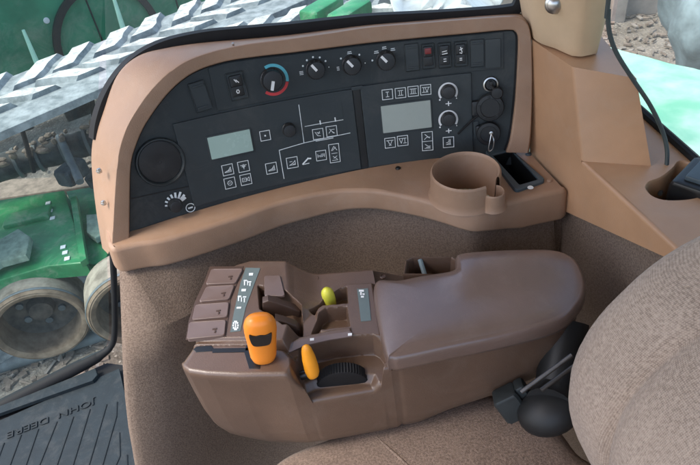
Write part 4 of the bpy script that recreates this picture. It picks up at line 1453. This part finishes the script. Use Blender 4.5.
# side window behind the instrument panel
wB = Vector((-.50, .99, 0)); wd2 = Vector((1, .09, 0)).normalized(); wn2 = Vector((-wd2.y, wd2.x, 0))
sw = thing('side_window', (-.1, 1.02, 1.0), 'wide clear pane behind the instrument console, looking onto the dusty tyre', 'window')
def pw2(px, py): return pp(px, py, wB, wn2)
mb = MB(); mb.prism([pw2(108, 150), pw2(522, 60), pw2(534, -40), pw2(104, -40)], wn2 * .005)
mb.build('pane', M['glass2'], sw, 20)
mb = MB()
gpx = [(99.5, 140), (101.5, 123), (109, 100), (122, 78), (140, 60), (166, 46.5), (205, 37.5), (250, 33), (290, 29.5), (330, 25), (370, 21), (420, 18.5), (470, 15.5), (505, 12.5), (518, 8), (524, -10), (528, -35)]
G = resample(crom([Vector((*pan(x, y, -.06), 0)) for x, y in gpx], 5), 140)
G1 = inward(G, -.016)
ga = [cyl(p.x, p.y, -.058) for p in G]
gb_ = [cyl(p.x, p.y, -.06) for p in inward(G, .008)]
gc_ = [cyl(p.x, p.y, -.06) for p in inward(G, -.008)]
gd_ = [cyl(p.x, p.y, -.08) for p in inward(G, -.010)]
ge_ = [cyl(p.x, p.y, -.08) for p in inward(G, .010)]
mb.grid([ge_, gb_, ga, gc_, gd_])
mb.build('gasket', M['rubber'], sw)
mb = MB()
mb.tube([yp(516, 30, 1.0), yp(523, 8, 1.0), yp(533, -40, 1.0)], .012, 10)
mb.build('window_post', M['rubber'], sw)
# right rear window: pane and black lower frame
rw = thing('rear_quarter_window', wl1, 'side pane right of the beige pillar, looking onto the bright mint green sheet metal', 'window')
wn3 = Vector((-wdir.y, wdir.x, 0))
mb = MB(); q0, q1 = wl1 - wdir * .12, wl2 + wdir * .5
mb.prism([q0, q1, q1 + Vector((0, 0, .75)), q0 + Vector((0, 0, .75))], wn3 * .005)
mb.build('pane', M['glass3'], rw, 20)
mb = MB(); mb.tube([q0 + Vector((0, 0, .003)), q1 + Vector((0, 0, .003))], .0065, 8); mb.build('window_frame', M['rubber'], rw)

# floor of the cab and the rubber mat
mb = MB()
fl = [pw(-200, 520), pw(113, 373), Vector((-.2, 1.0, 0)), Vector((-.2, .4, 0)), Vector((-.2, -.3, 0)), Vector((-1.6, -.3, 0))]
mb.poly([[Vector((p.x, p.y, -.012)) for p in fl]])
o = mb.build('cab_floor', M['rubber'], None); tag(o, kind='structure')
md = Vector((.934, .357, 0)).normalized(); mn = Vector((-md.y, md.x, 0))
mc = zp(119, 368.5, 0)
fm = thing('floor_mat', (mc.x, mc.y, 0), 'blue-grey ribbed rubber floor mat with raised lettering', 'floor mat')
mb = MB()
mb.prism([mc, mc - md * .9, mc - md * .9 - mn * .9, mc - mn * .9], (0, 0, -.008))
mb.prism([zp(*p, .001) for p in ((97, 370.5), (-30, 421), (-30, 427), (94, 383), (99, 377))], (0, 0, .012), bev=.003)
mb.build('mat_body', M['mat'], fm, 30)
mb = MB()
ribs = [[(21, 435), (10, 465), (2, 490)], [(38.3, 429), (26, 465), (18, 490)], [(57, 421.7), (39.5, 465), (30, 490)], [(73.4, 416.7), (57, 465), (49, 490)], [(90, 409.3), (73, 465), (65, 490)],
        [(106.7, 404.4), (89, 465), (82, 490)], [(117, 402), (116.3, 416.7), (102.5, 465), (95, 490)], [(119.4, 432.8), (120, 456), (116, 465), (110, 490)], [(4, 443), (-6, 470)], [(127, 455), (128, 490)]]
for r_ in ribs:
    mb.tube([zp(x, y, .0005) for x, y in r_], .0022, 6)
mb.build('rib', M['mat_shade'], fm)


def text_mesh(txt, size, ext):
    cu_ = bpy.data.curves.new('lettering', 'FONT'); cu_.body = txt; cu_.size = size; cu_.extrude = ext
    ob = bpy.data.objects.new('lettering', cu_)
    COL.objects.link(ob)
    dg = bpy.context.evaluated_depsgraph_get()
    me = bpy.data.meshes.new_from_object(ob.evaluated_get(dg))
    vs = [v.co.copy() for v in me.vertices]; fs = [list(p.vertices) for p in me.polygons]
    bpy.data.objects.remove(ob); bpy.data.curves.remove(cu_); bpy.data.meshes.remove(me)
    return vs, fs


vs, fs = text_mesh('JOHN  DEERE', 1, .03)
xs = [p.x for p in vs]; ys = [p.y for p in vs]
pA0, pB0 = zp(95.5, 397, 0), zp(8, 431, 0)
tx = (pB0 - pA0); W_ = tx.length; tx.normalize(); ty = Vector((-tx.y, tx.x, 0))
if ty.y > 0: ty = -ty
mb = MB()
k = W_ / (max(xs) - min(xs))
mb.add([pA0 + tx * ((p.x - min(xs)) * k) + ty * ((p.y - min(ys)) * k * .75) + Vector((0, 0, (p.z + .03) * .06)) for p in vs], fs)
mb.build('raised_lettering', M['mat_shade'], fm, 0)

# unseen roof added over the seat, cut to block sky light and shape shading
mb = MB()
rf = [(-.72, -.45), (.95, -.45), (.95, .75), (.55, 1.10), (-.50, 1.05), (-.72, .85)]
rg = [Vector((x, y, 1.72)) for x, y in rf]
mb.prism(rg, (0, 0, .14), bev=.05)
o = mb.build('unseen_cab_roof', M['beige'], None, 40); tag(o, kind='structure')

# ================================================================== 7. OUTSIDE
GZ = -1.9
mb = MB()
N_ = 60
gr = [[Vector((lerp(-30, 40, i / N_), lerp(-8, 120, j / N_), GZ + .03 * math.sin(i * 1.7 + j) * math.cos(j * 1.3))) for j in range(N_ + 1)] for i in range(N_ + 1)]
mb.grid(gr)
o = mb.build('ground', M['ground'], None, 60, origin=Vector((0, 0, GZ))); tag(o, kind='structure')


hd = D2(39)
dirT = Vector((math.cos(hd), math.sin(hd), 0)); axT = Vector((-dirT.y, dirT.x, 0))


def track(mb, o, d, ax, L, W, hgt, nlug, ph=0.0, lug_h=.045):
    """rubber belt loop round its wheels: o = middle of the upper run's near edge; lugs in two swept rows"""
    r = hgt / 2
    per = 2 * L + 2 * PI * r
    def at(t, rad):
        """t along the loop -> point, outward offset rad"""
        t = t % per
        up = Vector((0, 0, 1))
        if t < L:
            return o + d * (t - L / 2) + up * rad
        t -= L
        if t < PI * r:
            a = t / r
            return o + d * (L / 2) - up * r + (d * math.sin(a) + up * math.cos(a)) * (r + rad)
        t -= PI * r
        if t < L:
            return o + d * (L / 2 - t) - up * (hgt + rad)
        a = (t - L) / r
        return o - d * (L / 2) - up * r - (d * math.sin(a) + up * math.cos(a)) * (r + rad)
    n = 160
    rows = []
    for w, rad in ((0, -.06), (0, -.008), (.015, 0), (W - .015, 0), (W, -.008), (W, -.06)):
        rows.append([at(per * i / n, rad) + ax * w for i in range(n)])
    mb.grid(rows, cu=True, cv=True)
    for k in range(nlug):
        for sd in (-1, 1):
            t0 = per * (k + (.5 if sd > 0 else 0)) / nlug + ph
            st = per / nlug
            cs = []
            jit = random.uniform(-.02, .02); lh = random.uniform(.75, 1.1)
            for q in (.12, .4, .7, 1):
                w = W * (.60 + (.40 * q if sd > 0 else -.04 - .25 * q))
                tt = t0 + st * (lerp(0, .95 if sd > 0 else .8, q)) + jit
                hw = st * .27 * (.8 + .25 * random.random())
                h = lug_h * lh * (1 - .12 * q)
                tt += random.uniform(-.012, .012); h *= random.uniform(.85, 1.08)
                cs.append([at(tt - hw * 1.4, -.002) + ax * w, at(tt - hw, h) + ax * w, at(tt + hw, h) + ax * w, at(tt + hw * 1.4, -.002) + ax * w])
            for a, b in zip(cs, cs[1:]):
                mb.add([a[0], a[1], b[1], b[0]], [(0, 1, 2, 3)], 0)
                mb.add([a[1], a[2], b[2], b[1]], [(0, 1, 2, 3)], 1)
                mb.add([a[2], a[3], b[3], b[2]], [(0, 1, 2, 3)], 0)
            mb.add(cs[0], [(0, 1, 2, 3)], 0); mb.add(cs[-1], [(0, 1, 2, 3)], 0)


TZ_ = -.22
n1, n2 = zp(0, 131, TZ_), zp(110, 84, TZ_)
imp = thing('tracked_undercarriage', (n1.x, n1.y, GZ), 'green tracked undercarriage with white-dusted chevron belt and cream wheels, outside left of the console', 'crawler track')
mb = MB(); track(mb, n1 + dirT * 1.0, dirT, axT, 3.6, .86, 1.62, 38)
mb.build('rubber_belt', [M['tyre'], M['lug']], imp, 30)
d2_ = Vector((math.cos(D2(14)), math.sin(D2(14)), 0)); a2_ = Vector((-d2_.y, d2_.x, 0))
o2 = zp(335, 46, -.15)
rt2 = thing('tracked_undercarriage', (o2.x, o2.y, GZ), 'second dusty chevron rubber belt, seen just above the middle of the console', 'crawler track')
mb = MB(); track(mb, o2, d2_, a2_, 1.0, .8, 1.5, 24, .1)
mb.build('rubber_belt', [M['tyre'], M['lug']], rt2, 30)
for a, b in ((350, 14), (322, 10)):
    q = zp(a, b, -.07); mb = MB(); mb.box(q, .34, .16, .10, Matrix.Rotation(D2(50), 3, 'Z'), bev=.02); mb.build('bracket', M['green'], rt2, 30)

# dark green machine behind the tyres
gm = thing('green_machine', (-3, 8.2, GZ), 'dark green sheet metal machine body standing behind the big tyres', 'machine')
md_ = dirT
mo = Vector((-4.1, 6.0, 0))
def mp(a, b, z): return mo + md_ * a + axT * b + Vector((0, 0, z))
mb = MB()
mb.prism([mp(-2, 0, -1.5), mp(4.2, 0, -1.5), mp(4.2, 0, -.1), mp(3.6, 0, .28), mp(-2, 0, .28)], axT * .8, bev=.04)
mb.build('body_panel', M['green_dark'], gm, 30)
mb = MB()
mb.prism([mp(-2, -.12, .18), mp(.95, -.12, .18), mp(1.15, -.12, .3), mp(-2, -.12, .34)], axT * .9, bev=.02)
mb.build('top_rail', M['green'], gm, 30)
mb = MB()
for a in (.6, 1.9, 3.0):
    mb.prism([mp(a, -.012, -1.3), mp(a + .015, -.012, -1.3), mp(a + .015, -.012, .1), mp(a, -.012, .1)], axT * .012)
mb.lathe(mp(2.0, -.01, -1.05), -axT, [(.60, 0), (.60, .04), (.68, .04), (.68, 0)], 40)
mb.build('panel_joint', M['black'], gm, 30)
for a, z in ((.2, -.3), (1.3, -.15), (2.6, -.35), (2.9, .0), (1.4, -.6)):
    mb = MB(); mb.lathe(mp(a, -.0, z), -axT, [(.035, 0), (.03, .012), (0, .015)], 14); mb.build('bolt', M['sheet'], gm)
for px, py, l in ((116, 10, 1.0), (30, 50, .8)):
    b_ = mp(0, 0, 0)
    q = pp(px, py, mp(0, -.1, 0), axT)
    mb = MB(); mb.tube([q + Vector((0, 0, -.25)), q + Vector((.03, 0, .22))], [.035, .018], 8); mb.build('stay', mat('pale_green_paint', (.4, .7, .55), .5, .4, .05, 10), gm)

# implement in front: green plates, dark roller and gauge wheels
def plate(px, z, th, m, name, d=None, bev=.015):
    mb = MB(); mb.prism([zp(x, y, z) - Vector((0, 0, th)) for x, y in px], (0, 0, th), bev=bev)
    return mb.build(name, M[m], imp, 30)
pb1 = plate([(-40, 208), (0, 199.6), (44.7, 192.6), (64, 190), (75, 225), (85, 262.5), (47.5, 266), (0, 280), (-40, 292)], -1.1, .12, 'green', 'frame_plate')
plate([(66, 191), (82, 188), (96, 186), (106, 205), (112, 240), (104, 265), (88, 264), (78, 228)], -1.2, .12, 'green', 'frame_plate')
plate([(-10, 180), (100, 175), (102, 184), (-10, 200)], -1.28, .05, 'rust', 'crossbeam')
mb = MB()
mb.box(zp(28, 217, -1.09), .34, .16, .05, Matrix.Rotation(D2(8), 3, 'Z'), bev=.015); mb.build('hatch', M['green'], imp, 30)
for px, py in ((48, 203), (50, 211), (52.5, 218), (63, 247), (65, 252.5), (67, 258.5)):
    mb = MB()
    mb.box(zp(px, py, -1.094), .035, .035, .006, Matrix.Rotation(D2(10), 3, 'Z'))
    mb.build('reflector_tape', M['white'], imp, 0)
plate([(70, 197), (76, 195), (86, 258), (80, 262)], -1.075, .05, 'green', 'rail')
plate([(86, 214), (102, 213), (106, 232), (95, 238), (86, 232)], -1.12, .05, 'rag', 'worn_bracket')
# dirty roller
p1, p2 = zp(-40, 179, -.85), zp(122, 133, -.85)
mb = MB(); mb.tube([p1.lerp(p2, i / 30) for i in range(31)], [.10 + .012 * random.random() for i in range(31)], 20)
ro = mb.build('roller', M['pipe'], imp, 60)
mb = MB()
dr = (p2 - p1).normalized()
for px, py in ((17, 160), (38, 154), (63, 148), (88, 142)):
    q = pp(px, py, p1, axT.cross(dr).cross(dr)); t = (q - p1).dot(dr)
    c_ = p1 + dr * t
    mb.lathe(c_, dr, [(.105, -.016), (.125, -.012), (.125, .012), (.105, .016)], 24)
mb.build('roller_ring', M['shaft'], ro)
mb = MB()
mb.tube([zp(61, 140, -.75), zp(70, 160, -.72), zp(80, 182, -.8)], .03, 10); mb.build('hydraulic_hose', M['shaft'], imp)
mb = MB()
mb.box(zp(72, 172, -.8), .14, .22, .14, Matrix.Rotation(D2(-25), 3, 'Z'), bev=.03); mb.build('roller_bracket', M['pipe'], imp, 30)
# rough clods caked on the roller
mb = MB()
for k in range(70):
    t = random.random(); c_ = p1.lerp(p2, t) + Vector((random.uniform(-.05, .05), random.uniform(-.14, .06), random.uniform(.06, .15)))
    ell(c_, random.uniform(.015, .05), random.uniform(.015, .04), random.uniform(.01, .03), mb, n=7, m_=5)
mb.build('caked_soil', M['rust'], ro, 0)['kind'] = 'stuff'
# gauge wheels
axW = Vector((.3, -.95, 0)).normalized()
def gauge(c_, R_, w):
    mb = MB()
    prof = [(R_ * .78, -w / 2), (R_ * .92, -w / 2), (R_ * .985, -w * .42), (R_, -w * .3), (R_, w * .3), (R_ * .985, w * .42), (R_ * .94, w / 2), (R_ * .93, w * .49), (R_ * .9, w / 2 + .004), (R_ * .84, w / 2), (R_ * .80, w * .46), (R_ * .79, w * .3), (R_ * .77, 0), (R_ * .76, -w * .3), (R_ * .78, -w / 2)]
    mb.lathe(c_, axW, prof[:6], 64)
    mb.lathe(c_, axW, prof[5:], 64, mi=1)
    wt = mb.build('track_wheel', [M['cream_rubber'], M['tan_rubber']], imp, 40)
    mb = MB(); mb.lathe(c_, axW, [(R_ * .99, w * .43), (R_ * 1.004, w * .41), (R_ * 1.004, w * .37), (R_ * .99, w * .35)], 64); mb.build('tread_groove', M['shaft'], wt)
    mb = MB(); mb.lathe(c_, axW, [(R_ * .79, -w * .2), (R_ * .62, -w * .28), (R_ * .3, -w * .24), (R_ * .24, -w * .05), (R_ * .1, 0), (0, 0)], 40)
    mb.build('wheel_rim', M['hub'], wt)
    xx_ = Vector((0, 0, 1)); yy_ = axW.cross(xx_)
    for k in range(6):
        a = 2 * PI * k / 6
        mb = MB()
        mb.lathe(c_ + (xx_ * math.cos(a) + yy_ * math.sin(a)) * R_ * .42 - axW * w * .26, axW, [(.028, 0), (.026, .02), (0, .024)], 8)
        mb.build('wheel_bolt', M['shaft'], wt)
gc0 = yp(41, 313, 3.05)
gauge(gc0, .325, .30)
gauge(yp(135, 297, 3.0), .325, .30)
# shaft lying before the wheels
mb = MB(); mb.tube([zp(-40, 379, -1.83), zp(130, 326, -1.83)], .05, 14); mb.build('drawbar', M['shaft'], imp)
plate([(-20, 250), (18, 228), (30, 236), (26, 255), (0, 262), (-20, 275)], -1.0, .05, 'rag', 'worn_bracket')

for px, py, z, sx, sy, sz, r_ in ((12, 128, -.62, .3, .07, .09, 18), (78, 110, -.62, .22, .06, .12, 30), (96, 178, -1.05, .10, .14, .12, -15)):
    mb = MB(); mb.box(zp(px, py, z), sx, sy, sz, Matrix.Rotation(D2(r_), 3, 'Z') @ Matrix.Rotation(.2, 3, 'X'), bev=.012); mb.build('bracket', M['pipe'], imp, 30)
for a, b in (((20, 122, -.5), (34, 172, -.9)), ((92, 100, -.4), (97, 160, -.9))):
    mb = MB(); mb.tube([zp(*a), zp(*a).lerp(zp(*b), .5) + Vector((.02, -.03, .02)), zp(*b)], .018, 8); mb.build('hose', M['rubber'], imp)

# loose scraps on the dirt
mb = MB()
for k in range(420):
    px, py = random.uniform(-10, 110), random.uniform(160, 392)
    if random.random() < .45: px, py = random.uniform(600, 705), random.uniform(2, 60)
    q = zp(px, py, GZ + .03)
    mb.box(q, random.uniform(.02, .12), random.uniform(.01, .05), .02, Matrix.Rotation(random.uniform(0, 6), 3, 'Z') @ Matrix.Rotation(random.uniform(-.4, .4), 3, 'X'), mi=random.choice((0, 0, 1)))
o = mb.build('ground_litter', [M['rust'], M['concrete']], None, 0); tag(o, 'straw and clods scattered over the dirt', None, None, 'stuff')

# white sheet and lumps right of the tyres, thin rails
mb = MB()
q = [zp(400, 22, .05), zp(432, -6, .05), zp(470, -14, .05), zp(486, 6, .05), zp(500, 26, .05), zp(450, 34, .05)]
rw_ = []
for i in range(9):
    rw_.append([zp(lerp(392, 500, i / 8) + random.uniform(-4, 4), lerp(30, -24, j / 6) + 8 * math.sin(i * .9), .0 + .12 * math.sin(i * 1.1 + j * .8) * math.sin(j / 6 * PI)) for j in range(7)])
mb.grid(rw_)
sol = mb.build('plastic_sheet', M['sheet'], None, 80); tag(sol, 'crumpled white plastic sheet above the console, right of the tyres', 'plastic sheet')
md2 = sol.modifiers.new('t', 'SOLIDIFY'); md2.thickness = .01
for nm, p_, q_ in (('a', (470, 36), (494, -12)), ('b', (484, 38), (504, -10)),):
    pass
rk = thing('wire_rack', zp(490, 20, -1.9), 'pale thin-barred metal rack leaning beyond the console, left of the beige pillar', 'rack')
for p_, q_ in (((466, 40), (492, -20)), ((484, 40), (504, -20)), ((450, 22), (540, 8)), ((445, 4), (540, -8))):
    mb = MB(); mb.tube([zp(*p_, -1.0), zp(*q_, -1.0)], .022, 8); mb.build('bar', M['sheet'], rk)
for a in ((452, 38), (520, 26)):
    t_ = zp(*a, -1.0); mb = MB(); mb.tube([t_, Vector((t_.x, t_.y, GZ))], .022, 8); mb.build('leg', M['sheet'], rk)

# mint green sheet metal beside the cab
e_dir = Vector((.55, -.83, 0)).normalized(); e_nrm = Vector((-.83, -.55, 0)).normalized()
h0 = zp(600, 40, .3)
hp = [h0 - e_dir * .25, h0 + e_dir * 3.4, h0 + e_dir * 3.4 + e_nrm * .95, h0 - e_dir * .25 + e_nrm * .95]
mb = MB()
NXh, NYh = 40, 12
rows = []
for i in range(NXh + 1):
    r_ = []
    for j in range(NYh + 1):
        q = hp[0].lerp(hp[1], i / NXh).lerp(hp[3].lerp(hp[2], i / NXh), j / NYh)
        q.z += .012 * math.sin(i * .8 + j * .5) * math.sin(j * .7) - .02 * (abs(j / NYh - .5) * 2) ** 4 + .01 * random.uniform(-.3, .3)
        r_.append(q)
    r_ = [r_[0] - Vector((0, 0, .4))] + r_ + [r_[-1] - Vector((0, 0, .4))]
    rows.append(r_)
mb.grid(rows)
o = mb.build('sheet_metal_cover', M['mint'], None, 60); tag(o, 'mint green sheet metal cover, sky glare painted into its colour, outside the right window', 'metal cover')

# concrete yard wall with posts, and the tarpaulin
wl = thing('yard_wall', (4.5, 8.6, GZ), 'weathered grey-brown concrete yard wall with upright posts beyond the mint metal', 'wall')
wpt = zp(640, 34, GZ); wp2 = zp(700, 44, GZ)
wdv = Vector((1, -.12, 0)).normalized(); wnv = Vector((-wdv.y, wdv.x, 0))
mb = MB(); b0 = wpt + wnv * .6
mb.prism([b0 - wdv * 3, b0 + wdv * 6, b0 + wdv * 6 + Vector((0, 0, 2.2)), b0 - wdv * 3 + Vector((0, 0, 2.2))], wnv * .2)
mb.build('wall_slab', M['concrete'], wl, 0)
for a in (-1.6, -.15, 1.25, 2.6, 4.0):
    mb = MB(); mb.box(b0 + wdv * a - wnv * .08 + Vector((0, 0, 1.15)), .2, .22, 2.3, Matrix.Rotation(math.atan2(wdv.y, wdv.x), 3, 'Z'), bev=.02); mb.build('post', M['concrete'], wl, 30)
for zz_ in (.75, 1.5):
    mb = MB(); mb.box(b0 + wdv * 1.5 - wnv * .03 + Vector((0, 0, zz_)), 9, .08, .06, Matrix.Rotation(math.atan2(wdv.y, wdv.x), 3, 'Z')); mb.build('ledge_strip', M['rust'], wl, 0)
mb = MB()
tq = zp(713, 22, -.6)
rws = []
for i in range(15):
    ph = i / 14
    r0 = interp(ph, [0, .12, .3, .55, .75, 1], [.05, .3, .37, .36, .22, .15])
    rws.append([tq + Vector((0, 0, .5 - ph * 1.0)) + Vector((math.cos(a), math.sin(a), 0)) * r0 * (1 + .14 * math.sin(3 * a + ph * 4) + .07 * math.sin(7 * a + ph * 9)) for a in [2 * PI * k / 40 for k in range(40)]])
mb.loft(rws)
o = mb.build('tarpaulin', M['tarp'], None, 70); tag(o, 'blue-grey bundled tarpaulin above the mint metal at the right edge of the view', 'tarpaulin')

# ================================================================== LIGHT, CAMERA
SUN_EL, SUN_AZ = 58, 195        # elevation, direction the light comes from (degrees from +X, counter-clockwise)
w = bpy.data.worlds.new('World'); S.world = w; w.use_nodes = True
nt = w.node_tree
bg = nt.nodes['Background']
sky = nt.nodes.new('ShaderNodeTexSky'); sky.sky_type = 'NISHITA'; sky.sun_disc = False
sky.sun_elevation = D2(SUN_EL)
sky.sun_rotation = D2(90 - SUN_AZ)
sky.air_density = 1.0; sky.dust_density = 3.0; sky.ozone_density = 1.0
nt.links.new(sky.outputs[0], bg.inputs[0]); bg.inputs[1].default_value = 0.15
sl_ = bpy.data.lights.new('sun', 'SUN'); sl_.energy = 1.3; sl_.angle = D2(22); sl_.color = (1, .96, .9)
so = bpy.data.objects.new('sun', sl_); COL.objects.link(so)
dv = Vector((math.cos(D2(SUN_AZ)) * math.cos(D2(SUN_EL)), math.sin(D2(SUN_AZ)) * math.cos(D2(SUN_EL)), math.sin(D2(SUN_EL))))
so.rotation_euler = dv.to_track_quat('Z', 'Y').to_euler(); so.location = (0, 0, 6)

cd = bpy.data.cameras.new('camera'); cd.sensor_width = 36; cd.lens = 36 * F / 700; cd.clip_end = 500; cd.clip_start = .02
co = bpy.data.objects.new('camera', cd); COL.objects.link(co)
Rm = Matrix((RT, UPV, BK)).transposed()
co.matrix_world = Matrix.Translation(EYE) @ Rm.to_4x4()
S.camera = co
S.render.engine = 'CYCLES'
S.view_settings.view_transform = 'Standard'; S.view_settings.look = 'None'; S.view_settings.gamma = 1
S.view_settings.exposure = 1.5
S.render.resolution_x, S.render.resolution_y = 1024, 680
